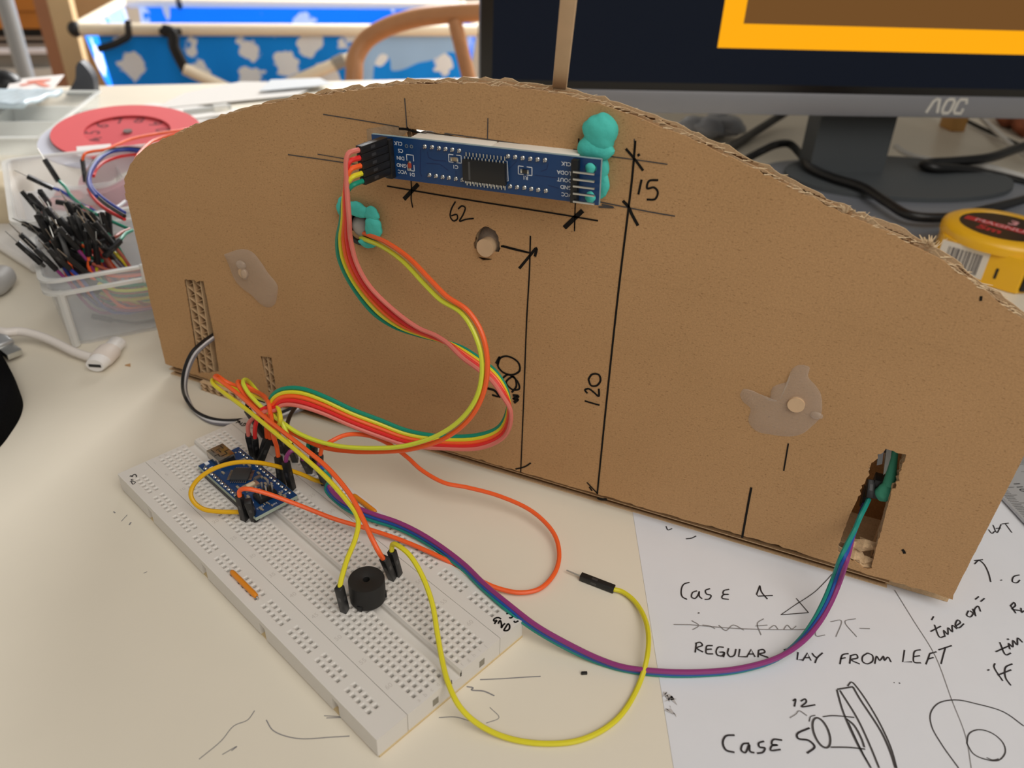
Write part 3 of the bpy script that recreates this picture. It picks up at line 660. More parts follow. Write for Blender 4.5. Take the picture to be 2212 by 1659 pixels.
def up_from(base, px, py, L=14.0):           # the point above the base, L away, that shows at (px, py)
    d = ray(px, py).normalized(); oc = CAM-base; b = oc.dot(d); c = oc.dot(oc)-L*L; disc = b*b-c
    if disc < 0: q = CAM + d*(-b); return base + (q-base).normalized()*L
    c1, c2 = (CAM + d*(-b-disc**.5), CAM + d*(-b+disc**.5))
    return c1 if c1.z > c2.z else c2
def plug(col, row, top, parent):             # a housing standing in hole (col, row); returns the wire entry
    b = B(col*p, row*p, BZ+.15); t = up_from(b, *top); housing(b, t, parent); return t
def dirn(a, b): return (Vector(b)-Vector(a)).normalized()

# ---- five-colour ribbon from the display to the breadboard
rib = thing('ribbon_cable', 'five-colour ribbon cable looping from the display board down to the breadboard', 'cable', T(585, 975, 9))
Gp = [(737, 478, 'y', -27), (729, 520, 'y', -23), (733, 560, 'y', -21), (757, 612, 'y', -19), (804, 674, 'y', -18), (850, 705, 'y', -16.5), (905, 724, 'y', -15.5), (960, 738, 'y', -15), (1000, 752, 'y', -15), (1040, 778, 'y', -15.5), (1072, 805, 'y', -17), (1094, 842, 'y', -18), (1098, 880, 'y', -17.5), (1078, 922, 'y', -17), (1030, 940, 'y', -18), (950, 942, 'y', -21), (880, 930, 'y', -24), (818, 906, 'y', -27), (760, 884, 'y', -30), (700, 856, 'y', -32), (655, 840, 'y', -33), (622, 838, 'y', -34), (598, 846, 'y', -35), (584, 862, 'y', -36)]
Kp = [(754, 470, 'y', -31), (757, 515, 'y', -28), (771, 570, 'y', -26), (800, 620, 'y', -24), (858, 676, 'y', -22), (905, 709, 'y', -20), (940, 724, 'y', -19.5), (965, 740, 'y', -19.5), (998, 772, 'y', -19.5), (1032, 797, 'y', -20), (1062, 822, 'y', -21), (1086, 856, 'y', -22), (1103, 888, 'y', -22), (1090, 942, 'y', -20), (1035, 968, 'y', -20.5), (950, 968, 'y', -23), (880, 962, 'y', -26), (818, 942, 'y', -29), (760, 920, 'y', -32), (700, 894, 'y', -34), (655, 879, 'y', -36), (628, 874, 'y', -37), (608, 876, 'y', -38), (596, 886, 'y', -39)]
order = ['green', 'yellow', 'orange', 'red', 'pink']
ent = []; hu = (g1-g0).normalized()
for k, cname in enumerate(order):
    c0 = g1 - hu*(1.3+2.54*k); a = c0+Vector((-.2, -1.4, 0)); b = a+Vector((-1.3, -14.0, .2)); housing(a, b, rib); ent.append(b)
ends = [(11, 11, (577, 946)), (12, 11, (587, 950)), (10.9, 11, (571, 940)), (10, 11, (550, 945)), (9, 11, (536, 940))]
tops = {}
for k, cname in enumerate(order):
    t = k/4; mid = [P3(a)*(1-t)+P3(b)*t for a, b in zip(Gp, Kp)]
    st = ent[k]; pre = [st, st+Vector((-1.5, -4, -.6)), st*.45+mid[0]*.55+Vector((-1, -2.0, 2.5))]
    if k >= 3:
        c, r, tp = ends[k]; top = plug(c, r, tp, rib); post = [mid[-1]+Vector((-5, -1.5, -1.5)), top+Vector((1.0, .6, 6)), top+Vector((0, 0, -1))]
    elif k == 2:
        top = plug(11, 11, (576, 945), rib); post = [mid[-1]+Vector((-2, -1.5, -2)), top+Vector((.4, .5, 6)), top+Vector((0, 0, -1))]
    elif k == 1:
        top = plug(11.6, 15.15, (600, 944), rib); post = [mid[-1]+Vector((1, -1, -5)), top+Vector((-.4, .5, 5)), top+Vector((0, 0, -1))]
    else:
        top = plug(13, 15.15, (578, 905), rib); post = [mid[-1]+Vector((-1, 1.5, -5)), top+Vector((0, 0, 5)), top+Vector((0, 0, -1))]
    wire(pre+mid+post, cname, rib, sub=6)

# ---- yellow and orange pair out of the round hole
pr = thing('twin_wire', 'orange and lime wire pair looping out of the round hole in the cardboard', 'cable', T(620, 1040, 9))
t3 = plug(19, 10, (601, 986), pr)
wire([(778, 500, 'y', 2), (800, 509, 'y', -4), (832, 522, 'y', -10), (882, 556, 'y', -18), (932, 607, 'y', -26), (966, 641, 'y', -30), (1010, 671, 'y', -32), (1040, 718, 'y', -34), (1053, 782, 'y', -36), (1044, 850, 'y', -37), (1014, 905, 'y', -38), (958, 948, 'y', -38.5), (885, 971, 'y', -39), (818, 976, 'y', -39.5), (755, 975, 'y', -40), (697, 966, 'y', -40.5), (637, 939, 'y', -40.5), (577, 901, 'y', -39), (536, 862, 'y', -36), (516, 834, 'y', -33), (514, 824, 'y', -29), (522, 826, 'y', -26), (545, 841, 'y', -25), (572, 857, 'y', -28), (584, 885, 'y', -38), t3*.6+P3((585, 935, 'y', -52))*.4+Vector((0, 0, 5)), t3+Vector((0, 0, 5)), t3+Vector((0, 0, -1))], 'orange', pr)
wire([(775, 512, 'y', 2), (796, 520, 'y', -4), (826, 533, 'y', -9), (872, 566, 'y', -17), (920, 617, 'y', -25), (952, 648, 'y', -29), (997, 676, 'y', -31.5), (1025, 720, 'y', -34), (1041, 778, 'y', -36), (1034, 846, 'y', -37.5), (1004, 897, 'y', -38.5), (950, 938, 'y', -39.5), (880, 962, 'y', -40.5), (818, 968, 'y', -41), (722, 962, 'y', -42), (649, 938, 'y', -42), (601, 906, 'y', -41), (566, 880, 'y', -39), (536, 848, 'y', -36), (525, 826, 'y', -32), (531, 820, 'y', -27), (543, 830, 'y', -23), (556, 846, 'y', -22), (580, 868, 'y', -27), (598, 885, 'y', -34), (606, 905, 'y', -42), t3+Vector((2, 6, 3))], 'lime', pr)

# ---- yellow and orange pair running to the buzzer
pq = thing('twin_wire', 'orange and yellow wire pair folding back at left and running down to the buzzer', 'cable', T(747, 1324, 9))
y1 = plug(46, 2, (732.5, 1268), pq); o1 = plug(46, 10, (829, 1205), pq); t2 = plug(12.2, 10, (582, 948), pq)
wire([t2+Vector((0, 0, -1)), t2+Vector((.5, .5, 5)), (582, 878, 'y', -40), (570, 857, 'y', -33), (548, 845, 'y', -26), (514, 835, 'y', -24), (488, 824, 'y', -25), (470, 812, 'y', -27), (464, 814, 'y', -30), (478, 824, 'y', -33), (514, 851, 'z', 35), (577, 906, 'z', 37), (649, 962, 'z', 38), (709, 1012, 'z', 37), (757, 1070, 'z', 34), (784, 1121, 'z', 31), (803, 1163, 'z', 28.5), o1+(P3((816, 1190, 'z', 26))-o1)*.8, o1+Vector((0, 0, -1))], 'orange', pq)
wire([t2+Vector((2.4, 0, 3)), (606, 905, 'y', -44), (595, 872, 'y', -36), (567, 862, 'y', -30), (520, 845, 'y', -26), (480, 830, 'y', -27), (461, 820, 'y', -29), (459, 827, 'y', -32), (478, 844, 'z', 33), (529, 882, 'z', 35), (589, 931, 'z', 37), (649, 981, 'z', 37), (709, 1036, 'z', 35), (750, 1083, 'z', 32.5), (769, 1110, 'z', 31), (774, 1132, 'z', 30), (767, 1166, 'z', 28), (750, 1208, 'z', 26), y1+(P3((739, 1245, 'z', 24))-y1)*.8, y1+Vector((0, 0, -1))], 'yellow', pq)

# ---- purple, blue and teal ribbon to the right slot
pt_ = thing('ribbon_cable', 'purple, blue and teal ribbon cable running from breadboard across paper to right slot', 'cable', T(700, 1047, 9))
Up = [(712, 1052, 'z', 16), (742, 1083, 'z', 14.5), (775, 1098, 'z', 14), (812, 1112, 'z', 13.5), (857, 1127, 'z', 13), (905, 1150, 'z', 12.5), (955, 1182, 'z', 12), (1004, 1220, 'z', 11.5), (1047, 1262, 'z', 11.2), (1100, 1306, 'z', 10.8), (1160, 1352, 'z', 8.5), (1240, 1397, 'z', 5), (1300, 1425, 'z', 3.2), (1350, 1441, 'z', 2.7), (1430, 1450, 'z', 2.6), (1517, 1451, 'z', 2.6), (1600, 1443, 'z', 2.8), (1681, 1420, 'z', 3.6), (1735, 1385, 'z', 5), (1770, 1345, 'z', 7), (1795, 1302, 'z', 10), (1813, 1260, 'z', 14), (1828, 1215, 'y', -17), (1836, 1185, 'y', -12), (1843, 1155, 'y', -7)]
Lp = [(705, 1058, 'z', 14), (735, 1090, 'z', 11.5), (768, 1110, 'z', 11), (806, 1124, 'z', 10.6), (857, 1140, 'z', 10.2), (905, 1163, 'z', 9.8), (953, 1194, 'z', 9.5), (1002, 1231, 'z', 9.4), (1044, 1272, 'z', 9.4), (1097, 1318, 'z', 9), (1157, 1362, 'z', 6), (1240, 1408, 'z', 2.6), (1300, 1433, 'z', .9), (1350, 1447, 'z', .9), (1430, 1457, 'z', .9), (1517, 1457, 'z', .9), (1600, 1448, 'z', 1), (1678, 1423, 'z', 1.8), (1727, 1383, 'z', 3.4), (1757, 1342, 'z', 6), (1780, 1298, 'z', 9.5), (1799, 1252, 'z', 13.5), (1817, 1203, 'y', -16), (1832, 1172, 'y', -11), (1847, 1143, 'y', -6)]
endp = {'teal': [(1858, 1117, 'y', -3), (1869, 1095, 'y', 1), (1877, 1078, 'y', 4)], 'blue': [(1856, 1120, 'y', -1), (1864, 1098, 'y', 4), (1868, 1088, 'y', 9)], 'purple': [(1856, 1122, 'y', 2), (1862, 1102, 'y', 8), (1865, 1092, 'y', 12)]}
for k, cname in enumerate(('purple', 'blue', 'teal')):
    t = k/2; mid = [P3(a)*(1-t)+P3(b)*t for a, b in zip(Up, Lp)]
    cpt = plug(23+k, 15.15, (690+6*k, 1008+8*k), pt_)
    wire([cpt+Vector((0, 0, -1)), cpt+Vector((.8, -1, 2.5)), mid[0]*.6+cpt*.4+Vector((2, 0, 3))] + mid + endp[cname], cname, pt_)
hb = P3((1877, 1076, 'y', 4)); housing(hb, P3((1882, 1036, 'y', 8)), pt_)
hb = P3((1868, 1088, 'y', 9)); housing(hb, P3((1876, 1050, 'y', 12)), pt_, win=False)
hb = P3((1864, 1095, 'y', 12)); housing(hb, P3((1872, 1058, 'y', 15)), pt_, win=False)

# ---- black, white and grey ribbon out of the left slot
gp = thing('ribbon_cable', 'black, white and grey ribbon cable curling out of the left slot behind the breadboard', 'cable', T(430, 890, 0))
Bp = [(463, 722, 'y', 6), (458, 724, 'y', 0), (438, 738, 'y', -7), (415, 760, 'y', -14), (399, 795, 'y', -18), (394, 832, 'y', -20), (402, 862, 'z', 5), (420, 886, 'z', 3.2), (450, 902, 'z', 2.6), (480, 908, 'z', 2.4), (505, 908, 'z', 2.4), (545, 905, 'z', 2.4), (590, 897, 'z', 3), (625, 884, 'z', 5), (650, 872, 'z', 7), (680, 858, 'z', 11), (712, 846, 'z', 15)]
Wp = [(464, 733, 'y', 6), (460, 733, 'y', -.5), (443, 746, 'y', -6), (424, 765, 'y', -11), (408, 798, 'y', -15), (401, 832, 'y', -17), (408, 866, 'z', 2.2), (424, 892, 'z', .9), (452, 911, 'z', .9), (480, 917, 'z', .9), (505, 916, 'z', .9), (548, 915, 'z', .9), (595, 905, 'z', 1), (632, 892, 'z', 3), (660, 880, 'z', 4.5), (690, 866, 'z', 8), (714, 856, 'z', 11)]
for k, cname in enumerate(('black', 'white', 'grey')):
    t = k/2; wire([P3(a)*(1-t)+P3(b)*t for a, b in zip(Bp, Wp)], cname, gp, r=.76)
bk = thing('jumper_wire', 'black jumper wire standing up behind the breadboard rail', 'wire', T(640, 996, 9))
tb = plug(15, 15.15, (625, 960), bk); wire([tb+Vector((0, 0, -1)), tb+Vector((0, .5, 4)), (621, 915, 'z', 20), (629, 893, 'z', 18), (645, 872, 'z', 15)], 'black', bk)

# ---- single jumper wires
oj = thing('jumper_wire', 'long orange jumper wire looping over the desk between breadboard and cardboard', 'wire', T(1200, 1200, 0))
ot = plug(21.6, 2, (517, 1070), oj); oe = plug(20.2, 16.15, (691, 981), oj)
wire([ot+Vector((.3, -.3, -1)), ot+Vector((.3, .3, 2)), ot+Vector((3, .8, 3.6)), (570, 1064, 'z', 24), (640, 1089, 'z', 19), (720, 1120, 'z', 14.5), (790, 1141, 'z', 12), (870, 1168, 'z', 10.5), (950, 1203, 'z', 9.6), (1005, 1231, 'z', 7), (1040, 1255, 'z', 4), (1080, 1272, 'z', 2.2), (1125, 1280, 'z', 1.6), (1165, 1272, 'z', 1.6), (1197, 1240, 'z', 2), (1208, 1200, 'z', 2.8), (1196, 1152, 'z', 4), (1150, 1105, 'z', 6), (1080, 1072, 'z', 8), (1010, 1053, 'z', 9.5), (960, 1043, 'z', 11), (910, 1015, 'z', 13), (880, 988, 'z', 16), (845, 962, 'z', 20), (800, 942, 'z', 25), (750, 939, 'z', 28), (716, 953, 'z', 27.5), oe+Vector((1, .8, 3)), oe+Vector((0, 0, -1))], 'orange', oj)
yj = thing('jumper_wire', 'long yellow jumper wire curving over the breadboard corner to a loose plug', 'wire', T(1170, 1606, 0))
yt = plug(46, 11, (846, 1190), yj)
wire([yt+Vector((0, 0, -1)), yt+Vector((.2, .6, 2.6)), (868, 1184, 'z', 26.5), (888, 1203, 'z', 25.5), (914, 1248, 'z', 22), (934, 1305, 'z', 18), (945, 1370, 'z', 14.5), (955, 1425, 'z', 12), (968, 1475, 'z', 10.5), (992, 1525, 'z', 8), (1030, 1562, 'z', 4), (1090, 1592, 'z', 1.6), (1170, 1606, 'z', 1), (1255, 1598, 'z', 1), (1330, 1556, 'z', 1), (1378, 1484, 'z', 1), (1399, 1412, 'z', 4.2), (1396, 1345, 'z', 3), (1370, 1298, 'z', 1.6), (1344, 1278, 'z', 1.4), (1326, 1273, 'z', 1.4)], 'yellow', yj)
ha, hb = T(1327, 1273, 1.4), T(1254, 1245, 1.4); housing(ha, hb, yj); pin(hb, T(1224, 1232, 1.6), yj)
gj = thing('jumper_wire', 'short golden yellow jumper wire arching over the blue microcontroller board', 'wire', T(415, 1075, 9))
ge = plug(22.6, 3, (535, 1082), gj)
wire([(527, 1106, 'z', 11.5), (505, 1106, 'z', 11.5), (470, 1105, 'z', 12), (440, 1100, 'z', 13), (420, 1086, 'z', 15), (412, 1068, 'z', 17.5), (418, 1048, 'z', 20), (438, 1027, 'z', 22.5), (468, 1010, 'z', 24), (510, 999, 'z', 24.5), (555, 999, 'z', 23), (605, 1009, 'z', 19), (650, 1024, 'z', 15), (680, 1037, 'z', 12), (698, 1042, 'z', 10), (706, 1045, 'z', 9)], 'golden', gj)
vj = thing('jumper_wire', 'short purple jumper wire bridging two black plugs beside the microcontroller', 'wire', T(632, 1056, 9))
va = plug(20.6, 10.8, (617, 997), vj); vb = plug(19, 15.15, (655, 991), vj)
wire([va+Vector((0, 0, -1)), va+Vector((.3, .6, 2)), va*.65+vb*.35+Vector((0, 0, 4.5)), va*.3+vb*.7+Vector((0, 0, 4.5)), vb+Vector((-.3, -.4, 1.6)), vb+Vector((0, 0, -1))], 'purple', vj)
tj = thing('jumper_wire', 'teal jumper wire stub in the black plug at the rear rail', 'wire', T(690, 1005, 9))
ta = plug(18.4, 16.15, (678, 962), tj); wire([ta+Vector((0, 0, -1)), ta+Vector((-.8, -.4, 1.2)), ta+Vector((-1.8, -.8, .8)), ta+Vector((-2.2, -1, -2.5))], 'green', tj)
for px, label in (((533, 884), 'tall dark grey plug standing at the left end of the rear rail'), ((566, 900), 'dark plug standing between the red wires and the folded wire pair')):
    dk = thing('jumper_wire', label, 'wire', T(px[0]+10, px[1]+45, 9)); dt = plug(6 if px[0] < 550 else 9, 15.15, px, dk)
    wire([dt+Vector((0, 0, -1)), dt+Vector((.5, .5, 3)), dt+Vector((3, 2.5, 5)), dt+Vector((7, 4, 4))], 'black', dk)
def link(c0, c1, y, label):
    t = thing('wire_link', label, 'wire', B((c0+c1)/2*p, y, BZ)); a, b = B(c0*p, y, BZ+1.0), B(c1*p, y, BZ+1.0)
    MB().tube([a+(b-a)*f for f in (0, .03, .1, .5, .9, .97, 1)], [.6, .85, .95, .95, .95, .85, .6], 12).build('insulation', mat('amber_insulation', '#e08a1a', rough=.4), t)
    for q, s in ((a, -1), (b, 1)):
        e = q+(b-a).normalized()*s*.7; MB().tube(smooth([q, q+(e-q)*.6+Vector((0, 0, .1)), e+Vector((0, 0, -.4)), e+Vector((0, 0, -2.5))], 4), .3, 8).build('bare_end', M_METAL, t)
link(29.9, 36.2, -12.6, 'flat amber wire link lying on the near power rail of the breadboard')
link(28.7, 34.2, 41.8, 'flat amber wire link on the far power rail, behind the ribbon cable')

# ---- buzzer
bz = thing('buzzer', 'round black buzzer with a small centre hole on the breadboard', 'buzzer', B(46.5*p, 5.4*p, BZ))
bc = B(46.5*p, 5.4*p, BZ+.3); up3 = (0, 0, 1)
MB().lathe(bc, up3, [(0, 0), (5.3, 0), (5.9, .3), (5.9, 2.4), (6.05, 2.5), (6.05, 8.7), (5.9, 9.0), (1.3, 9.0), (1.15, 8.9), (1.15, 6.5), (0, 6.5)], 64).build('case', mat('buzzer_plastic', '#1c1b1a', rough=.6, bump=.08, bscale=2500), bz)
ft = MB()
for a in (.6, 2.7, 4.8): ft.box(bc+Vector((5.4*math.cos(a), 5.4*math.sin(a), 1)), (1.8, 1.8, 2), Matrix.Rotation(a, 3, 'Z'), .2)
ft.build('foot', M_BLACK, bz)

# ================================================================== MICROCONTROLLER BOARD
mc = thing('microcontroller_board', 'small blue microcontroller board with silver socket plugged into the breadboard', 'circuit board', B(40, 15.2, BZ))
NX0, NX1, NY0, NY1, NZ = 18.7, 61.2, 6.4, 24.4, 12.6
BRM = Matrix.Rotation(BH, 3, 'Z')
def NB(x, y, z=NZ): return B(x, y, z)
MB().prism([[(NX0, NY0), (NX1, NY0), (NX1, NY1), (NX0, NY1)]], lambda u, v, d: B(u, v, d), NZ-1.6, NZ).build('circuit_board', M_PCB, mc)
e = MB()
for (x, y, a, b) in ((NX0, 15.4, .1, 18), (NX1, 15.4, .1, 18), (40, NY0, 42.4, .1), (40, NY1, 42.4, .1)): e.box(B(x, y, NZ-.8), (a+.02, b+.02, 1.45), BRM)
e.build('board_edge', mat('pcb_edge_pale', '#a9b7a8', rough=.6), mc)
for y in (7.7, 23.1):
    MB().box(B(40, y, BZ+1.3), (38.2, 2.5, 2.5), BRM, .15).build('pin_header', M_BLACK, mc)
j1 = None
for k in range(15):
    for y in (7.7, 23.1):
        c = B(22.2+2.54*k, y, NZ)
        if j1 is None:
            m = MB(); m.sphere(c, .85, (1, 1, .55), u=10, v=6); m.cyl(c, c+Vector((0, 0, 1.3)), .32, 8, .25); j1 = m.build('solder_joint', M_METAL, mc); jc = c
        else:
            o = j1.copy(); COL.objects.link(o); o.parent = mc; o.location = (c-jc)*S
ub = MB(); uc = B(21.6, 15.2, NZ+2.0); ub.box(uc, (9.4, 7.4, 3.9), BRM, .35)
us = ub.build('usb_socket', mat('socket_steel', '#b7aea2', rough=.22, metal=1.0), mc)
sl = MB()
for (x, y, a, b) in [(19.2, 13.2, 2.6, .35), (19.2, 17.2, 2.6, .35), (22.6, 13.0, .4, 2.0), (23.6, 13.6, 1.8, .4), (22.6, 17.4, .4, 2.0), (23.6, 16.6, 1.8, .4), (21.2, 15.2, 1.8, .5), (24.6, 15.2, .6, 2.6), (19.6, 15.2, .4, 1.6)]: sl.box(B(x, y, NZ+3.96), (a, b, .05), BRM)
sl.build('pressed_slots', mat('dark_steel', '#3f3832', rough=.4, metal=.6), us)
MB().box(B(26.35, 15.2, NZ+1.6), (.12, 6.4, 2.4), BRM).build('rear_opening', M_BLACK, us)
ch_c = B(36.2, 15.2, NZ+.75); cr_ = Matrix.Rotation(BH+math.pi/4, 3, 'Z')
qf = MB().box(ch_c, (7, 7, 1.1), cr_, .12).build('processor_chip', mat('grey_chip', '#35373a', rough=.5), mc)
lg = MB()
for s in range(4):
    R = Matrix.Rotation(BH+math.pi/4+s*math.pi/2, 3, 'Z')
    for k in range(8): lg.box(ch_c + R @ Vector((4.1, (k-3.5)*.8, -.35)), (1.3, .36, .22), R)
lg.build('chip_legs', M_METAL, qf)
bt = MB().box(B(45.3, 14.2, NZ+.8), (3.4, 6.2, 1.6), BRM, .2).build('reset_button', mat('switch_steel', '#cfc4b4', rough=.3, metal=.8), mc)
MB().box(B(45.3, 14.2, NZ+1.8), (1.7, 3.4, .7), BRM, .3).build('plunger', mat('cream_plastic', '#d9c9ac', rough=.5), bt)
for i in range(2):
    for k in range(3):
        c = B(52.0+2.54*i+.6, 12.6+2.54*k, NZ); MB().box(c+Vector((0, 0, 3.3)), (.64, .64, 6.6), BRM, .08).build('programming_pin', M_METAL, mc)
MB().box(B(53.9, 15.14, NZ+1.2), (5.0, 7.6, 2.4), BRM, .15).build('programming_header', M_BLACK, mc)
rg = random.Random(21); cp = MB()
for (x, y) in [(30, 11), (30.5, 19.6), (41.8, 10.5), (42.5, 20.4), (49.5, 10.4), (49.8, 19.8), (39.8, 20.8), (44.5, 20.9), (58.4, 10.2), (58.6, 20.4), (28.4, 21.4), (33.0, 20.8), (47.4, 19.2), (56.6, 19.8)]:
    cp.box(B(x, y, NZ+.35), (1.7, .9, .7), BRM, .1)
for k in range(46):
    x, y = rg.uniform(20, 60), rg.uniform(9.6, 21.4)
    if abs(x-36.2)+abs(y-15.2) < 7.5 or (x < 27.5 and abs(y-15.2) < 4.5) or (42.6 < x < 57 and 10 < y < 19.5): continue
    cp.box(B(x, y, NZ+.2), rg.choice([(1.0, .5, .4), (.5, 1.0, .4), (.7, .7, .35)]), BRM, .05)
cp.build('chip_components', mat('component_tan', '#a9a08f', rough=.35, metal=.3), mc)
MB().box(B(42.0, 19.2, NZ+.5), (1.2, 3.2, 1.0), BRM, .1).build('crystal', mat('dull_steel', '#8c8681', rough=.4, metal=.7), mc)
led = MB()
for k, (x, y) in enumerate(((20.2, 9.4), (24.6, 9.2))): led.box(B(x, y, NZ+.4), (1.6, 1.6, .8), BRM, .15)
led.build('indicator_lights', mat('white_component', '#e6e9ee', rough=.3), mc)
tx = MB(); bx, by = B(1, 0, 0)-B(0, 0, 0), B(0, 1, 0)-B(0, 0, 0)
for s, x, y in (('GND', 57.6, 10.6), ('RST', 57.6, 21.2), ('D2', 55, 21.2), ('5V', 53.4, 9.8), ('VIN', 59.6, 15.4), ('TX1', 27.2, 20.9), ('RX0', 29.8, 22.0)): 
    tx = MB(); put_text(tx, s, B(x, y, NZ+.04), by, -bx, 1.3); tx.build('printed_label', M_SILK, mc)

# ================================================================== PAPER, RULER, TAPE MEASURE
pd = dirn(T(1368, 1115, 0), T(1455, 1659, 0)); pn_ = Vector((-pd.y, pd.x, 0)); PA = T(1368, 1115, 0) - pd*75
paper = MB(); g = []; NN = 12
for i in range(NN+1):
    for j in range(NN+1): g.append(PA + pd*(297*i/NN) + pn_*(210*j/NN) + Vector((0, 0, .15+.12*math.sin(j*.9)*math.sin(i*.7))))
paper.add(g, [[i*(NN+1)+j, i*(NN+1)+j+1, (i+1)*(NN+1)+j+1, (i+1)*(NN+1)+j] for i in range(NN) for j in range(NN)], True)
low = [q-Vector((0, 0, .13)) for q in g]
paper.add(low, [[i*(NN+1)+j, (i+1)*(NN+1)+j, (i+1)*(NN+1)+j+1, i*(NN+1)+j+1] for i in range(NN) for j in range(NN)], True)
M_PAPER = mat('white_paper', '#e0e2e8', rough=.75, spec=.2, noise=.01, nscale=80)
pap = paper.build('paper_sheet', M_PAPER)
tag(pap, 'white paper sheet with handwritten case notes and pencil sketches', 'paper')
c5 = lambda x, y: (1350+x/2.566, 1050+y/2.566)
PEN = MB(); M_PENINK = mat('dark_pen', '#2c282b', rough=.6)
def ps(pts, w_=.5, m=None, sm=True, f=c5):
    m = PEN if m is None else m; pts = [f(x, y) for x, y in pts]
    if sm and len(pts) > 2: pts = curve2(pts, 5)
    m.ribbon([T(x, y, .36) for x, y in pts], w_, up)
def pdone(nm, m, mt): m.build(nm, mt, pap)
def pf_(nm):
    global PEN
    PEN.build(nm, M_PENINK, pap); PEN = MB()
# Case 4
ps([(358, 533), (325, 545), (312, 580), (318, 612), (345, 628)]); ps([(400, 580), (375, 590), (370, 615), (390, 622), (408, 598), (412, 583), (413, 610), (428, 624)]); ps([(472, 568), (447, 578), (452, 597), (478, 606), (468, 625), (442, 628)]); ps([(578, 572), (548, 580), (545, 597), (575, 600), (545, 603), (538, 620), (576, 628)])
ps([(748, 551), (730, 600), (738, 610), (820, 606)], sm=False); ps([(748, 551), (757, 585), (790, 626)])
pf_('handwritten_heading')
# REGULAR
ps([(396, 868), (390, 922)]); ps([(390, 872), (418, 866), (430, 882), (398, 897), (434, 920)]); ps([(487, 884), (455, 886), (450, 905), (452, 926), (490, 930)]); ps([(453, 905), (482, 903)])
ps([(548, 893), (518, 893), (506, 915), (513, 936), (540, 940), (550, 922), (524, 921), (552, 922), (546, 948)]); ps([(575, 898), (570, 928), (585, 945), (606, 938), (616, 903)]); ps([(637, 903), (631, 945), (672, 946)], sm=False); ps([(675, 948), (700, 905), (722, 947)], sm=False); ps([(685, 931), (716, 930)]); ps([(742, 908), (738, 948)]); ps([(740, 910), (768, 906), (776, 921), (746, 930), (796, 950)])
pf_('handwritten_words')
# PLAY FROM LEFT
ps([(895, 903), (888, 938)]); ps([(880, 908), (915, 902), (925, 912), (895, 926)]); ps([(960, 920), (955, 962), (985, 963)], sm=False); ps([(985, 968), (1012, 925), (1032, 967)], sm=False); ps([(994, 951), (1026, 951)]); ps([(1038, 925), (1050, 942), (1066, 952)]); ps([(1096, 924), (1066, 952), (1054, 980)])
ps([(1240, 928), (1206, 936), (1192, 987)]); ps([(1194, 957), (1224, 951)]); ps([(1252, 938), (1246, 985)]); ps([(1250, 940), (1284, 934), (1290, 952), (1255, 962), (1302, 986)]); ps([(1345, 925), (1318, 945), (1318, 972), (1345, 985), (1374, 968), (1372, 938), (1345, 925)]); ps([(1385, 985), (1396, 943), (1412, 966), (1434, 943), (1438, 966), (1458, 948), (1476, 976)])
ps([(1550, 908), (1540, 975), (1592, 974)], sm=False); ps([(1640, 907), (1607, 915), (1600, 945), (1603, 975), (1642, 980)]); ps([(1602, 945), (1636, 940)]); ps([(1668, 988), (1680, 958), (1690, 928)]); ps([(1690, 928), (1728, 918)]); ps([(1680, 958), (1712, 950)]); ps([(1738, 908), (1812, 884)]); ps([(1776, 897), (1764, 940), (1752, 986)])
pf_('handwritten_words')
# 12, Case 5
ps([(932, 1190), (946, 1180), (940, 1222)]); ps([(975, 1192), (1000, 1180), (1006, 1196), (978, 1222), (1056, 1212)])
pf_('handwritten_number')
ps([(608, 1380), (560, 1385), (543, 1420), (560, 1462), (608, 1476)], .6); ps([(690, 1425), (655, 1430), (645, 1463), (668, 1477), (690, 1432), (694, 1470), (718, 1478)], .55); ps([(772, 1414), (742, 1425), (747, 1446), (777, 1452), (765, 1475), (733, 1481)], .55); ps([(872, 1408), (822, 1405), (815, 1430), (846, 1435), (815, 1440), (808, 1463), (864, 1460)], .55)
ps([(1024, 1340), (955, 1374), (960, 1398), (1020, 1410), (1052, 1445), (1010, 1480)], .6)
pf_('handwritten_heading')
# right-hand notes
ps([(1700, 742), (1712, 722)]); ps([(1716, 768), (1746, 838), (1772, 832)]); ps([(1694, 806), (1752, 776)]); ps([(1775, 835), (1768, 800), (1790, 822), (1792, 785), (1815, 808), (1815, 772), (1842, 792)]); ps([(1835, 775), (1860, 755), (1845, 742), (1832, 770), (1850, 786), (1880, 762)])
ps([(1905, 690), (1895, 715), (1915, 725), (1930, 705), (1912, 690)]); ps([(1928, 680), (1945, 720), (1938, 685), (1958, 665), (1972, 695)]); ps([(1942, 628), (1962, 612)]); ps([(1972, 640), (1994, 622)], sm=False)
ps([(1938, 432), (1962, 412), (1990, 432), (2015, 480), (2028, 531)]); ps([(1936, 413), (1985, 407)]); ps([(2084, 519), (2088, 523)], .9, sm=False); ps([(2188, 492), (2155, 502), (2148, 528), (2172, 536), (2190, 520)])
pf_('margin_note')
ps([(2138, 662), (2168, 705)]); ps([(2136, 665), (2158, 645), (2165, 662), (2146, 680), (2192, 690)]); ps([(2196, 675), (2200, 700), (2212, 690)])
pf_('margin_note')
ps([(2012, 1016), (2018, 1022)], .9, sm=False); ps([(2052, 982), (2046, 1000), (2095, 1080)]); ps([(2066, 1048), (2142, 1018)]); ps([(2148, 985), (2110, 1005), (2110, 1060), (2140, 1105)])
ps([(2078, 865), (2112, 935), (2140, 925)]); ps([(2056, 918), (2130, 885)]); ps([(2135, 905), (2128, 872), (2150, 892), (2152, 855), (2175, 880), (2178, 842), (2205, 866)]); ps([(2120, 845), (2128, 852)], .8, sm=False)
pf_('margin_note')
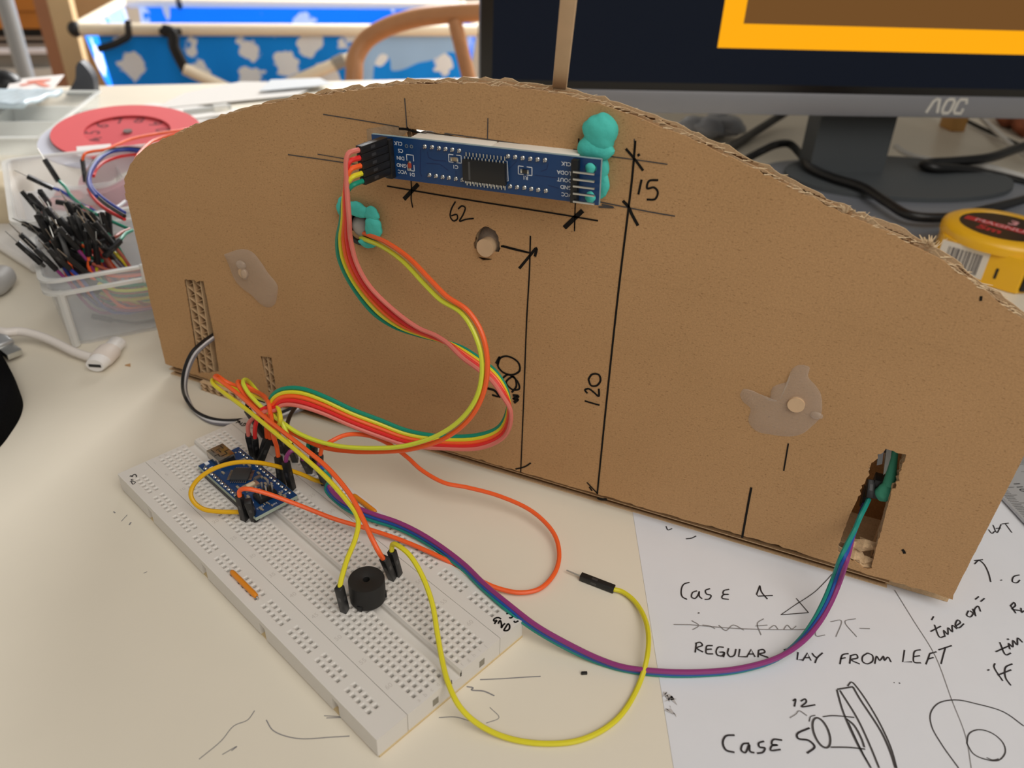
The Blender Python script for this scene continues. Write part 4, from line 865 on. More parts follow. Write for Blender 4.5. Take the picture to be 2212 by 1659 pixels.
ps([(2015, 240), (2035, 262), (2050, 250)]); ps([(2040, 215), (2062, 258), (2085, 212)]); ps([(2055, 235), (2085, 232)]); ps([(2088, 210), (2128, 205)]); ps([(2108, 208), (2145, 258)])
pf_('margin_note')
ps([(228, 222), (238, 242), (262, 235)], .45); ps([(338, 292), (370, 288), (395, 276)], .5)
pf_('margin_note')
# sketches
q = MB()
for pts, w_ in [([(865, 713), (1018, 701)], .35), ([(1018, 701), (950, 622)], .35), ([(865, 713), (970, 640)], .3), ([(950, 655), (1050, 588), (1110, 530), (1148, 488)], .3)]: ps(pts, w_, q)
q.build('arrow_sketch', M_PENCIL, pap); q = MB()
el = lambda cx, cy, a, b, t, n=26, s=0, e=6.3: [(cx+a*math.cos(s+(e-s)*i/n)*math.cos(t)-b*math.sin(s+(e-s)*i/n)*math.sin(t), cy+a*math.cos(s+(e-s)*i/n)*math.sin(t)+b*math.sin(s+(e-s)*i/n)*math.cos(t)) for i in range(n+1)]
ps(el(1090, 1367, 40, 88, -.38), .6, q, False)
for pts, w_ in [([(1098, 1278), (1150, 1272), (1272, 1282)], .4), ([(1140, 1447), (1240, 1448), (1332, 1458)], .45), ([(1228, 1290), (1270, 1325), (1312, 1400), (1328, 1448)], .6), ([(1022, 1305), (1030, 1278), (1055, 1270)], .3), ([(1178, 1126), (1265, 1112)], .55), ([(1175, 1128), (1210, 1250), (1290, 1430), (1365, 1563)], .55), ([(1192, 1132), (1290, 1290), (1360, 1440), (1410, 1563)], .55), ([(1265, 1113), (1300, 1175), (1420, 1360), (1470, 1470), (1500, 1563)], .6), ([(1235, 1108), (1255, 1086), (1292, 1122), (1400, 1290), (1475, 1450), (1507, 1563)], .5), ([(1240, 1310), (1290, 1420), (1340, 1520)], .35)]: ps(pts, w_, q)
q.build('handle_sketch', M_PENCIL, pap); q = MB()
ps([(1495, 575), (1600, 745), (1720, 940), (1810, 1180), (1890, 1390), (1920, 1563)], .28, q); q.build('long_pencil_line', M_FAINT, pap); q = MB()
for pts, w_ in [([(1850, 1563), (1755, 1430), (1700, 1330), (1694, 1260), (1735, 1205), (1830, 1185), (1950, 1207), (2100, 1252), (2212, 1330)], .42), ([(1895, 1425), (1908, 1372), (1960, 1350), (2040, 1372), (2100, 1430), (2107, 1480), (2070, 1520), (1990, 1512), (1930, 1482), (1895, 1425)], .42), ([(2005, 1505), (2040, 1518), (2072, 1512)], .35), ([(1490, 1088), (1495, 1090)], .4), ([(1518, 1090), (1526, 1094)], .4), ([(408, 700), (411, 706)], .6)]:
    q = MB(); ps(pts, w_, q); q.build('pencil_loop', M_PENCIL, pap)
q = MB()
for pts in [[(270, 767), (365, 768)], [(360, 768), (640, 790), (960, 795), (1050, 790)], [(370, 745), (410, 772), (375, 796)], [(430, 770), (470, 775), (500, 790)], [(520, 770), (560, 800), (600, 770), (660, 798)], [(770, 735), (735, 760), (755, 825)], [(725, 775), (790, 770)], [(800, 790), (830, 772), (850, 795)], [(880, 795), (900, 770), (925, 792), (950, 775)], [(1060, 770), (1060, 830), (1110, 825)], [(1140, 752), (1200, 745), (1170, 835)], [(1280, 735), (1220, 750), (1285, 835)], [(1300, 788), (1358, 790)], [(915, 1284), (950, 1262), (965, 1245), (1010, 1272)]]: ps(pts, .32, q)
q.build('crossed_out_line', M_FAINT, pap)
sm_ = MB()
for k in range(14): c = T(1448+random.uniform(-8, 10), 1518+random.uniform(-18, 18), .36); sm_.add([c+Vector((random.uniform(-2, 2), random.uniform(-2, 2), 0)) for _ in range(3)], [[0, 1, 2]])
sm_.build('smudge', mat('grey_smudge', '#bdb9b8', rough=.8), pap)
tag(MB().box(T(1262, 1454, .5), (2.0, .9, .9), Matrix.Rotation(.5, 3, 'Z'), .2).build('cable_offcut', M_BLACK), 'tiny black offcut lying on the desk below the orange loop', 'debris')
tri = MB(); tri.prism([[(0, 0), (3.2, .4), (1.2, 2.4)]], lambda u, v, d: T(270, 790, 0)+Vector((u, v, d)), 0, .5)
tag(tri.build('cardboard_crumb', M_KRAFT), 'tiny brown cardboard crumb beside the white cable plug', 'debris')

# steel ruler under the right end
ra, rb = T(2166, 1085, .4), T(2230, 1155, .4); rd = dirn(ra, rb); rn = Vector((-rd.y, rd.x, 0)); RM = Matrix((rd, rn, Vector((0, 0, 1)))).transposed()
rl = thing('steel_ruler', 'steel ruler with engraved millimetre scale lying on the paper at right', 'ruler', ra)
O_ = ra - rd*62
MB().box(O_+rd*75+rn*14+Vector((0, 0, 1.2)), (150, 28, 1.4), RM, .3).build('blade', M_STEEL, rl)
tk = MB(); zt_ = 2.42
for k in range(140):
    L = 8 if k % 10 == 0 else (6 if k % 5 == 0 else 4); c = O_+rd*(5+k)
    tk.ribbon([c+rn*1.0+Vector((0, 0, zt_-ra.z+.0)), c+rn*(1.0+L)+Vector((0, 0, zt_-ra.z))], .18, up)
    tk.ribbon([c+rn*27+Vector((0, 0, zt_-ra.z)), c+rn*(27-L)+Vector((0, 0, zt_-ra.z))], .18, up)
tk.build('scale_marks', M_INK, rl); tx = MB()
for k in range(0, 14): put_text(tx, str(60+k*10), O_+rd*(5+10*k)+rn*11.5+Vector((0, 0, zt_-ra.z)), rd, rn, 4.2)
put_text(tx, '4', O_+rd*52+rn*19+Vector((0, 0, zt_-ra.z)), rd, rn, 4.6)
tx.build('scale_numbers', M_INK, rl)

# tape measure
tA, tB = T(2052, 640, 0), T(2190, 632, 0)
tc_ = T(2183, 634, 0); tdir = Vector((.93, -.36, 0)).normalized(); tn2 = Vector((-tdir.y, tdir.x, 0))
tm = thing('tape_measure', 'yellow tape measure with black and red round label lying behind the panel', 'tape measure', tc_+tn2*30)
HT = 30
TO = tc_ + Vector((0, 0, 0)); M_YEL = mat('yellow_plastic', '#eab322', rough=.3, spec=.5)
def TMP(u, v, d): return TO + tdir*u + tn2*v + Vector((0, 0, d))
oc_ = [(-54, 10), (-50, 3), (-42, 0), (-20, -.6), (-2, -.4), (2, .4)]+[(11, 13), (13, 17), (14, 30), (6, 52), (-14, 62), (-40, 60), (-56, 48), (-60, 28)]
mt = MB(); n = len(oc_); dc_ = T(2168, 488, HT)-TO; cx, cy = dc_.dot(tdir), dc_.dot(tn2); mx, my = sum(q[0] for q in oc_)/n, sum(q[1] for q in oc_)/n
vs = [TMP(mx+(u-mx)*k, my+(v-my)*k, h) for k, h in ((1.0, .5), (1.0, HT-8), (.985, HT-6.8), (.9, HT-6.2)) for u, v in oc_]
mt.add(vs, [[r*n+i, r*n+(i+1) % n, (r+1)*n+(i+1) % n, (r+1)*n+i] for r in range(3) for i in range(n)], True); mt.add(vs[:n], [list(range(n))[::-1]]); mt.add(vs[-n:], [list(range(n))]); mt.build('case', M_YEL, tm)
MB().lathe(TMP(cx, cy, 0), (0, 0, 1), [(0.01, HT-8), (37, HT-8), (37, HT-4), (36.2, HT-2), (33, HT), (27.5, HT), (27, HT-.6), (0.01, HT-.6)], 64).build('round_face', M_YEL, tm)
lab = MB().cyl(TMP(cx, cy, HT-.7), TMP(cx, cy, HT-.5), 26.8, 56).build('round_label', mat('black_label', '#191416', rough=.35), tm)
M_RED = mat('label_red', '#b3212f', rough=.4); tx = MB(); put_text(tx, 'MAGNUM', TMP(cx+1, cy, HT-.40), tdir, tn2, 8.5, .2); put_text(tx, '3', TMP(cx+3, cy+12, HT-.40), tdir, tn2, 13, .4); tx.build('label_lettering', mat('label_pink', '#d99aa0', rough=.4), tm)
rb2 = MB(); rb2.ribbon([TMP(cx-24, cy, HT-.45), TMP(cx+25, cy, HT-.45)], 8.6, up); put_text(rb2, '5m', TMP(cx-5, cy-12.5, HT-.40), tdir, tn2, 12, .5); rb2.build('label_stripe', M_RED, tm)
st = MB(); st.box(TMP(-34, -.75, 12.5), (30, .4, 19), Matrix((tdir, tn2, Vector((0, 0, 1)))).transposed()); stk = st.build('barcode_sticker', mat('sticker_white', '#dcd6cc', rough=.6), tm)
bc_ = MB(); x = -44; rgb = random.Random(4)
while x < -23: wd = rgb.choice([.4, .4, .8, 1.2]); bc_.box(TMP(x+wd/2, -1.0, 12), (wd, .1, 14), Matrix((tdir, tn2, Vector((0, 0, 1)))).transposed()); x += wd+rgb.choice([.4, .6, 1.0])
bc_.build('barcode', mat('barcode_grey', '#4b4850', rough=.6), stk)
MB().box(TMP(-12, -.5, 10), (1.6, .9, 7), Matrix((tdir, tn2, Vector((0, 0, 1)))).transposed(), .1).build('slot', M_BLACK, tm)
MB().box(TMP(6.6, 6.8, 11.5), (12, 4, 20), Matrix.Rotation(.945, 3, 'Z') @ Matrix((tdir, tn2, Vector((0, 0, 1)))).transposed(), 2).build('tape_mouth', M_BLACK, tm)

# ================================================================== MONITOR
mA, mB_ = T(1400, 243, 62), T(2212, 256, 62); mu = dirn(mA, mB_); mv = Vector((-mu.y, mu.x, 0)); MR = Matrix((mu, mv, Vector((0, 0, 1)))).transposed()
def MON(px, py): return ON(px, py, mA, mv)
ul = (MON(1037, 150)-mA).dot(mu); zc_ = MON(1700, 200).z
mon = thing('monitor', 'wide computer monitor with grey chin and dark screen standing behind the cardboard', 'monitor', mA+mu*170+mv*60-Vector((0, 0, 62)))
Wm, Hm = 545, 320
def MM(u, v, z): return Vector((mA.x, mA.y, 0)) + mu*u + mv*v + Vector((0, 0, z))
MB().box(MM(ul+Wm/2, 16, 62+(Hm+20)/2), (Wm, 30, Hm+20), MR, 2.5).build('housing', mat('monitor_back', '#24262a', rough=.5), mon)
M_CHIN = mat('grey_chin_metal', '#85868b', rough=.38, metal=.25)
chin = MB().box(MM(ul+Wm/2, -.5, 62+(zc_-62)/2), (Wm, 3, zc_-62), MR, .8).build('chin', M_CHIN, mon)
MB().box(MM(ul+Wm/2, -.6, zc_+(Hm-zc_+82)/2), (Wm, 2, Hm+82-zc_), MR, .6).build('bezel', mat('bezel_black', '#0c0c0e', rough=.3), mon)
scr = MB().box(MM(ul+Wm/2, -1.7, zc_+4+(Hm+70-zc_)/2), (Wm-18, .4, Hm+66-zc_), MR)
ms_ = mat('dark_screen', '#04060a', rough=.5, spec=.12); scr.build('screen', ms_, mon)
ms_.node_tree.nodes['Principled BSDF'].inputs['Emission Color'].default_value = lin('#0c111b'); ms_.node_tree.nodes['Principled BSDF'].inputs['Emission Strength'].default_value = 1.0
def glow(name, hexc, a, b, c, d, off):
    m = mat('screen_'+name, '#080808', rough=.5, spec=.2); bs_ = m.node_tree.nodes['Principled BSDF']; bs_.inputs['Emission Color'].default_value = lin(hexc); bs_.inputs['Emission Strength'].default_value = 1.0
    MB().box(MM((a+b)/2, off, (c+d)/2), (b-a, .2, d-c), MR).build(name, m, mon)
q0, q1 = MON(1548, 102), MON(1604, 50); u0 = (q0-mA).dot(mu); u1 = (q1-mA).dot(mu)
glow('yellow_window', '#ffac04', u0, u0+300, q0.z, q0.z+190, -2.0); glow('brown_window', '#6f4a22', u1, u0+300-(u1-u0), q1.z, q0.z+190-(q1.z-q0.z), -2.3)
lg = MB(); zl = MON(2040, 228); lu = (zl-mA).dot(mu); lz = zl.z; H2 = 5.4
for pts in ([(-15, -H2), (-11.5, H2*.7), (-9, H2), (-7, H2), (-5.5, -H2)], [(-1.2, -H2), (-2, -H2*.3), (-.6, H2*.8), (1.2, H2), (5.0, H2), (6.2, H2*.6), (5.2, -H2*.6), (3.6, -H2), (-1.2, -H2)], [(16.6, H2*.35), (16, H2), (10.5, H2), (9.2, H2*.5), (8.2, -H2*.6), (9.4, -H2), (14.6, -H2), (15.4, -H2*.3)]):
    lg.ribbon([MM(lu+a, -2.3, lz+b) for a, b in pts], 2.3, -mv)
lg.build('maker_lettering', mat('silver_lettering', '#d8d6d0', rough=.3, metal=.4), chin)
M_STAND = mat('stand_grey', '#4d5154', rough=.62, spec=.18)
nb = T(1812, 385, 3); nu = (nb-mA).dot(mu); nvv = (nb-mA).dot(mv)
uL, uR = [(ON(px, 262, nb, mv)-mA).dot(mu) for px in (1772, 1936)]
lb_, rb_ = [(ON(px, 380, nb, mv)-mA).dot(mu) for px in (1745, 1905)]
nk = MB(); zt2 = 200
nk.add([MM(u, nvv+s, z) for s in (0, 24) for (u, z) in ((lb_, 2), (rb_, 2), (uR, 70), (uR, zt2), (uL, zt2), (uL, 70))], [[0, 1, 2, 5], [5, 2, 3, 4], [6, 11, 8, 7], [11, 10, 9, 8], [0, 5, 11, 6], [5, 4, 10, 11], [1, 7, 8, 2], [2, 8, 9, 3], [3, 9, 10, 4], [0, 6, 7, 1]])
nk.build('neck', M_STAND, mon)
bcn = T(1960, 430, 0); bu, bv = (bcn-mA).dot(mu), (bcn-mA).dot(mv)
oc2 = []
for k in range(48):
    a = 2*math.pi*k/48; e = lambda t: math.copysign(abs(t)**.6, t); oc2.append((bu+2+118*e(math.cos(a)), bv-2+98*e(math.sin(a))))
bm_ = MB(); bm_.prism([oc2], lambda u, v, d: MM(u, v, d), 0, 4, smooth=True)
bm_.build('base_plate', mat('base_blue_grey', '#7b8089', rough=.45, metal=.2), mon)
oc3 = []
for k in range(40):
    a = 2*math.pi*k/40; oc3.append(((lb_+rb_)/2+45+100*math.cos(a), nvv-6+58*math.sin(a)))
MB().prism([oc3], lambda u, v, d: MM(u, v, d), 4, 8, smooth=True).build('plinth', M_STAND, mon)

# cables behind the panel
M_CABLE = mat('black_cable', '#101011', rough=.45)
M_WCAB = mat('white_cable', '#d5d3cf', rough=.5)
def cable(pts, r, m, label): return tag(MB().tube(smooth(pts, 8), r, 10).build('cable', m), label, 'cable')
cable([(1540, 345, 'z', 4), (1606, 301, 'z', 4), (1650, 273, 'z', 8), (1692, 246, 'z', 14), (1740, 215, 'z', 30)], 4.2, M_CABLE, 'straight black cable rising behind the monitor chin, left of the neck')
cable([(1610, 345, 'z', 5), (1648, 325, 'z', 12), (1675, 313, 'z', 18), (1705, 311, 'z', 18), (1728, 332, 'z', 13), (1750, 362, 'z', 12.5), (1800, 384, 'z', 12.5), (1862, 404, 'z', 12.5), (1915, 437, 'z', 12.5), (1968, 466, 'z', 12.5), (2040, 470, 'z', 12), (2130, 452, 'z', 9.5), (2215, 430, 'z', 5.5), (2300, 400, 'z', 4)], 3.6, M_CABLE, 'black twin cable bending over the monitor base plate behind the tape measure')
cable([(2300, 300, 'z', 14), (2212, 316, 'z', 15), (2135, 341, 'z', 15), (2060, 349, 'z', 14), (2010, 352, 'z', 13.5), (1996, 356, 'z', 13.5), (2015, 362, 'z', 13), (2070, 366, 'z', 10), (2130, 376, 'z', 6), (2212, 396, 'z', 4), (2290, 420, 'z', 4)], 4.4, M_CABLE, 'thick black cable doubled back in a hairpin right of the monitor neck')
cable([(1934, 316, 'z', 8), (1950, 328, 'z', 7), (1975, 338, 'z', 6), (2005, 345, 'z', 6), (2050, 347, 'z', 5)], 2.6, M_WCAB, 'thin white cable curving right of the monitor neck')
cable([(2090, 352, 'z', 4), (2130, 362, 'z', 4), (2212, 386, 'z', 3.5), (2290, 410, 'z', 3.5)], 4, M_WCAB, 'white cable running below the hairpin black cable at right')
cable([(2060, 245, 'z', 6), (2090, 262, 'z', 5), (2140, 286, 'z', 4), (2190, 308, 'z', 4), (2240, 330, 'z', 4)], 2.2, M_CABLE, 'thin dark cable crossing the desk behind the monitor at right')
cable([(2110, 245, 'z', 9), (2145, 278, 'z', 8), (2190, 318, 'z', 7), (2225, 345, 'z', 6)], 2.4, M_WCAB, 'thin white cable beside the rust-red cloth behind the monitor')
q = T(2056, 284, 0); tag(MB().box(q+Vector((0, 12, 22)), (16, 24, 44), MR, 1).build('wooden_block', mat('oak_block', '#b98a4a', rough=.5)), 'small upright wooden block standing behind the monitor', 'block')
rc = MB(); q0 = T(2140, 262, 0); q1 = T(2230, 312, 0); n = 14
gv = [(q0 + (q1-q0)*(i/n) + Vector((.35, .94, 0))*(150*j/n) + Vector((0, 0, 14+6*math.sin(i*1.1)*math.sin(j*.8+1)))) for i in range(n+1) for j in range(n+1)]
rc.add(gv, [[i*(n+1)+j, (i+1)*(n+1)+j, (i+1)*(n+1)+j+1, i*(n+1)+j+1] for i in range(n) for j in range(n)], True)
rco = rc.build('folded_cloth', mat('rust_cloth', '#8a4a2c', rough=.9, noise=.35, nscale=60, bump=.4, bscale=200)); sd_ = rco.modifiers.new('thickness', 'SOLIDIFY'); sd_.thickness = .009
tag(rco, 'rust-red cloth lying on the desk behind the monitor at right edge', 'cloth')
rgx = random.Random(3); bg = MB()
for k in range(7): bg.sphere(T(1500+k*12+rgx.uniform(-5, 5), 268+rgx.uniform(-6, 8), 12), rgx.uniform(9, 15), (1.3, 1, .8), None, 14, 10, 0, .25, k)
tag(bg.build('plastic_bag', mat('crumpled_bag', '#a9adb5', rough=.3, alpha=.8)), 'crumpled grey plastic bag under the monitor chin, left of the black cable', 'bag')

# the dial stick behind the panel
sa, sb = Y(1207, 206, 9.5), Y(1229, -6, -14); se = sa+(sb-sa)*1.25; s0 = sa-(sb-sa)*.5
s0.y = max(s0.y, 9.5); ax = (se-sa); sr = Vector((1, 0, 0)); sf = ax.cross(sr).normalized(); sr = sf.cross(ax).normalized()*-1; 
stk = MB().box((s0+se)/2, (4.6, 1.6, (se-s0).length), Matrix((sr, sf, dirn(s0, se))).transposed(), .3)
tag(stk.build('wooden_stick', M_WOOD), 'flat pale wooden stick rising from behind the cardboard panel in front of the screen', 'stick')

# ================================================================== BEHIND THE DESK
M_WALL = mat('wall_paint', '#d9d2c6', rough=.9)
structure(MB().box(DK(300, 2600, 570), (7000, 60, 2600), TR).build('wall_back', M_WALL))
structure(MB().box(DK(-2600, 900, 570), (60, 4200, 2600), TR).build('wall_left', M_WALL))
structure(MB().box(DK(1120, 75, 570), (1840, 60, 2600), TR).build('shade_wall_right', M_WALL))  # unseen wall, added to keep window light off the desk under the monitor
# folding cot frame with blue cloud cloth
cz = -60
c0, c1, c3 = T(163, 63, cz), T(1040, 66, cz), T(282, 6, cz); cu = dirn(c0, c1); cw_ = c3-c0; cw_ = cw_ - cu*cw_.dot(cu)*.55; c2 = c1+cw_; c3 = c0+cw_; cn = dirn(Vector(), cw_)
cot = thing('folding_cot', 'folding cot of cream tubes with blue cloud-print cloth behind the desk', 'cot', (c0+c2)/2-Vector((0, 0, 670)))
M_CREAM = mat('cream_tube', '#e3d5bd', rough=.45)
for a, b, nm in ((c0, c1, 'front_rail'), (c3, c2, 'rear_rail'), (c0, c3, 'side_rail'), (c1, c2, 'side_rail')): MB().tube([a, (a+b)/2, b], 11.5, 16).build(nm, M_CREAM, cot)
for q in (c0, c1, c2, c3): MB().sphere(q, 14.5, (1, 1, 1)).build('corner_cap', M_BLACK, cot)
mcl = mat('blue_cloud_cloth', '#1173d2', rough=.85, spec=.1); nt = mcl.node_tree; bs_ = nt.nodes['Principled BSDF']
tc = nt.nodes.new('ShaderNodeTexCoord'); vo = nt.nodes.new('ShaderNodeTexVoronoi'); vo.inputs['Scale'].default_value = 13; vo.inputs['Randomness'].default_value = .85
nz = nt.nodes.new('ShaderNodeTexNoise'); nz.inputs['Scale'].default_value = 26; nz.inputs['Detail'].default_value = 3
mxv = nt.nodes.new('ShaderNodeMix'); mxv.data_type = 'VECTOR'; mxv.inputs['Factor'].default_value = .055
nt.links.new(tc.outputs['Object'], nz.inputs['Vector']); nt.links.new(tc.outputs['Object'], mxv.inputs['A']); nt.links.new(nz.outputs['Color'], mxv.inputs['B']); nt.links.new(mxv.outputs['Result'], vo.inputs['Vector'])
rp = nt.nodes.new('ShaderNodeValToRGB'); rp.color_ramp.elements[0].position = .335; rp.color_ramp.elements[0].color = lin('#e3e8ee'); rp.color_ramp.elements[1].position = .37; rp.color_ramp.elements[1].color = lin('#1c8df2')
nt.links.new(vo.outputs['Distance'], rp.inputs['Fac'])
n2 = nt.nodes.new('ShaderNodeTexNoise'); n2.inputs['Scale'].default_value = 11; n2.inputs['Detail'].default_value = 1; nt.links.new(tc.outputs['Object'], n2.inputs['Vector'])
r2 = nt.nodes.new('ShaderNodeValToRGB'); r2.color_ramp.interpolation = 'LINEAR'
for i, (ps_, cl_) in enumerate(((.497, 0), (.5, 1))): r2.color_ramp.elements[i].position = ps_; r2.color_ramp.elements[i].color = (cl_,)*3+(1,)
e_ = r2.color_ramp.elements.new(.503); e_.color = (0, 0, 0, 1)
n3 = nt.nodes.new('ShaderNodeTexNoise'); n3.inputs['Scale'].default_value = 4; nt.links.new(tc.outputs['Object'], n3.inputs['Vector'])
m3 = nt.nodes.new('ShaderNodeMath'); m3.operation = 'GREATER_THAN'; m3.inputs[1].default_value = .6; nt.links.new(n3.outputs['Fac'], m3.inputs[0])
m4 = nt.nodes.new('ShaderNodeMath'); m4.operation = 'MULTIPLY'; nt.links.new(r2.outputs['Color'], m4.inputs[0]); nt.links.new(m3.outputs[0], m4.inputs[1])
m5 = nt.nodes.new('ShaderNodeMix'); m5.data_type = 'RGBA'; nt.links.new(m4.outputs[0], m5.inputs['Factor']); nt.links.new(rp.outputs['Color'], m5.inputs['A']); m5.inputs['B'].default_value = lin('#9dc0e8'); nt.links.new(m5.outputs['Result'], bs_.inputs['Base Color'])
cl = MB(); NU, NVV = 80, 24
def cloth_wall(a, b, inn):                   # hangs from a rail and slopes inwards to the floor of the cot
    vs = []
    for i in range(NU+1):
        for j in range(NVV+1):
            s, t = i/NU, j/NVV; q = a+(b-a)*(.045+.92*s); q = q + inn*(8+70*t**1.3+7*math.sin(s*23+t*3)*t+5*math.sin(s*51)*t) - Vector((0, 0, 4+300*t)); vs.append(q)
    cl.add(vs, [[i*(NVV+1)+j, (i+1)*(NVV+1)+j, (i+1)*(NVV+1)+j+1, i*(NVV+1)+j+1] for i in range(NU) for j in range(NVV)], True)
cloth_wall(c0, c1, cn); cloth_wall(c3, c2, -cn); cloth_wall(c0, c3, cu); cloth_wall(c1, c2, -cu)
cf = [c0+cu*60+cn*60, c1-cu*60+cn*60, c2-cu*60-cn*60, c3+cu*60-cn*60]; cl.add([q-Vector((0, 0, 302)) for q in cf], [[0, 1, 2, 3]])
cl.build('cloth', mcl, cot)
def bar(pts, r, m, nm, flat=None, parent=None, seg=10): return MB().tube(smooth(pts, 6), r, seg, flat=flat).build(nm, m, parent or cot)
ynm = lambda px, py, k=0.0: ON(px, py, c0-cn*(16+k), cn)
bar([ynm(276, 44, 2), ynm(277, 62, 6), ynm(277, 78, 4), ynm(262, 88, 2), ynm(245, 96, 0), ynm(212, 106, 0)], 7, M_BLACK, 'strap', .7)
bar([ynm(352, 66), ynm(372, 72, 4), ynm(376, 100, 6), ynm(390, 130, 6), ynm(402, 152, 6)], 12, M_BLACK, 'hinge_strap', .6)
for x in (352, 384): MB().box(ynm(x, 68), (14, 8, 12), TR, 2).build('hinge_plate', M_BLACK, cot)
def leg_(pa_, pb_, k): a, b = ynm(*pa_, k), ynm(*pb_, k); d = (b-a); MB().tube([a, a+d*.5, a+d*4.2], 12, 12).build('leg', M_CREAM, cot)
leg_((398, 148), (480, 186), 8); leg_((765, 122), (660, 166), 2)
MB().tube([ynm(745, 128, 2), ynm(722, 139, 2)], 13.5, 12).build('leg_collar', mat('grey_collar', '#8f8a82', rough=.5), cot)
for s in (0.12, .88):
    a = c3+(c2-c3)*s; MB().tube([a, a-Vector((0, 0, 330)), a-Vector((0, 0, 668))], 12, 12).build('leg', M_CREAM, cot)
bar([T(385, -2, cz+14), T(386, 5, cz+14), T(388, 12, cz+10)], 9, M_BLACK, 'strap', .7)

# bent-wood chair
M_CHAIR = mat('bentwood', '#c68f62', rough=.42, noise=.08, nscale=25)
yc = 860
ar = [Y(763, 200, yc-40), Y(765, 160, yc-30), Y(768, 125, yc-15), Y(790, 88, yc), Y(838, 58, yc+10), Y(900, 39, yc+20), Y(960, 31, yc+28), Y(1030, 26, yc+36), Y(1120, 26, yc+46), Y(1210, 40, yc+40)]
chq = (ar[0]+ar[-1])/2
chair = thing('wooden_chair', 'curved bent-wood chair back rising behind the desk, left of the monitor', 'chair', Vector((chq.x, chq.y, -730)))
MB().tube(smooth(ar, 8), 13.5, 16).build('bent_rail', M_CHAIR, chair)
s0_, s1_ = Y(982, 44, yc+26), Y(1012, 166, yc+16); MB().tube([s0_, (s0_+s1_)/2, s1_, s1_+(s1_-s0_)*2.2], 10.5, 14).build('back_post', M_CHAIR, chair)
sc_ = Vector((s1_.x+40, s1_.y-10, s1_.z-270)); MB().cyl(sc_-Vector((0, 0, 26)), sc_, 205, 48).build('seat', M_CHAIR, chair)
for k in range(4):
    a = math.pi/4+k*math.pi/2; q = sc_+Vector((165*math.cos(a), 165*math.sin(a), -24)); MB().tube([q, q+Vector((20*math.cos(a), 20*math.sin(a), -(q.z+730)))], 15, 12).build('leg', M_CHAIR, chair)

# posts, pole and cabinets at upper left
def upright(name, m, corners, z0, depth, label, cat, parent=None):   # vertical slab: two floor-plan points seen at z0, pushed back by depth
    a, b = corners; d = dirn(a, b); nrm = Vector((-d.y, d.x, 0));
    if nrm.dot(a-Vector((CAM.x, CAM.y, a.z))) < 0: nrm = -nrm
    return MB().prism([[(a.x, a.y), (b.x, b.y), (b.x+nrm.x*depth, b.y+nrm.y*depth), (a.x+nrm.x*depth, a.y+nrm.y*depth)]], lambda u, v, e: Vector((u, v, e)), -730, 620)
zq = -120
p0, p1, p2 = T(82, 60, zq), T(116, 60, zq), T(163, 60, zq)
k2 = 1.0
post = thing('wooden_post', 'square wooden post with reddish left face and pale right face at upper left', 'post', Vector((p1.x, p1.y, -730)))
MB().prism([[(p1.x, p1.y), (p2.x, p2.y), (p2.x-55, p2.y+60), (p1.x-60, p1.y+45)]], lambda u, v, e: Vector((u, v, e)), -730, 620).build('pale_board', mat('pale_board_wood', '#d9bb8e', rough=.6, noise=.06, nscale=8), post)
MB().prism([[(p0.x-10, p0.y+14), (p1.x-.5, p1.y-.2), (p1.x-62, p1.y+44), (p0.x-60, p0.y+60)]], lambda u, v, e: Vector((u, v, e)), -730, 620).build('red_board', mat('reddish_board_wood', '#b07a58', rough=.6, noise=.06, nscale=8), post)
w0, w1 = T(150, 60, -170), T(260, 60, -170)
MB_ = upright('', None, (w0, w1), -140, 40, '', '')
tag(MB_.build('plywood_sheet', mat('tan_panel_wood', '#b08d62', rough=.6, noise=.05, nscale=6)), 'tall tan plywood sheet standing between the post and the blue cloth', 'plywood')
g0_ = T(38, 100, -70)
tag(MB().tube([Vector((g0_.x, g0_.y, z)) for z in (-730, -100, 620)], 14, 18).build('metal_pole', mat('grey_pole', '#a9aeb2', rough=.4, metal=.3)), 'upright grey metal pole at the upper left corner in front of the shelf', 'pole')
cab = thing('shelf_unit', 'orange-brown wooden shelf unit with dark gaps and white ledge at far upper left', 'shelf', T(40, 100, -200)-Vector((0, 0, 530)))
ca, cb_ = T(-120, 60, -215), T(125, 60, -215); cd_ = dirn(ca, cb_); cnv = Vector((-cd_.y, cd_.x, 0)); CR = Matrix((cd_, cnv, Vector((0, 0, 1)))).transposed(); Lc = (cb_-ca).length
def band(nm, y0, y1, m, off, dep):
    z0 = ON(40, y1, ca, cnv).z; z1 = ON(40, y0, ca, cnv).z; c = (ca+cb_)/2; c = Vector((c.x, c.y, (z0+z1)/2)) + cnv*(off+dep/2); return MB().box(c, (Lc, dep, z1-z0), CR).build(nm, m, cab)
band('upper_front', -60, 24, mat('orange_wood', '#b9762c', rough=.5, noise=.1, nscale=10), 0, 40); band('lower_front', 26, 62, MATS['orange_wood'], 2, 38)
band('dark_gap', 62, 80, M_BLACK, 20, 20); band('ledge', 80, 87, mat('grey_brown_wood', '#8b7d70', rough=.6), 4, 40); band('dark_gap', 87, 95, mat('dark_brown_gap', '#2c1d1c', rough=.7), 16, 20)
band('ledge', 95, 105, MATS['grey_brown_wood'], 4, 40); band('white_ledge', 105, 115, mat('white_ledge_paint', '#eeecf2', rough=.4), -12, 50); band('grey_panel', 115, 148, mat('grey_panel_paint', '#8d8c88', rough=.6), 10, 30); band('white_foot', 148, 178, mat('white_foot_paint', '#d8d8d4', rough=.5), -4, 50)
band('plinth', 178, 420, MATS['grey_panel_paint'], 8, 30)

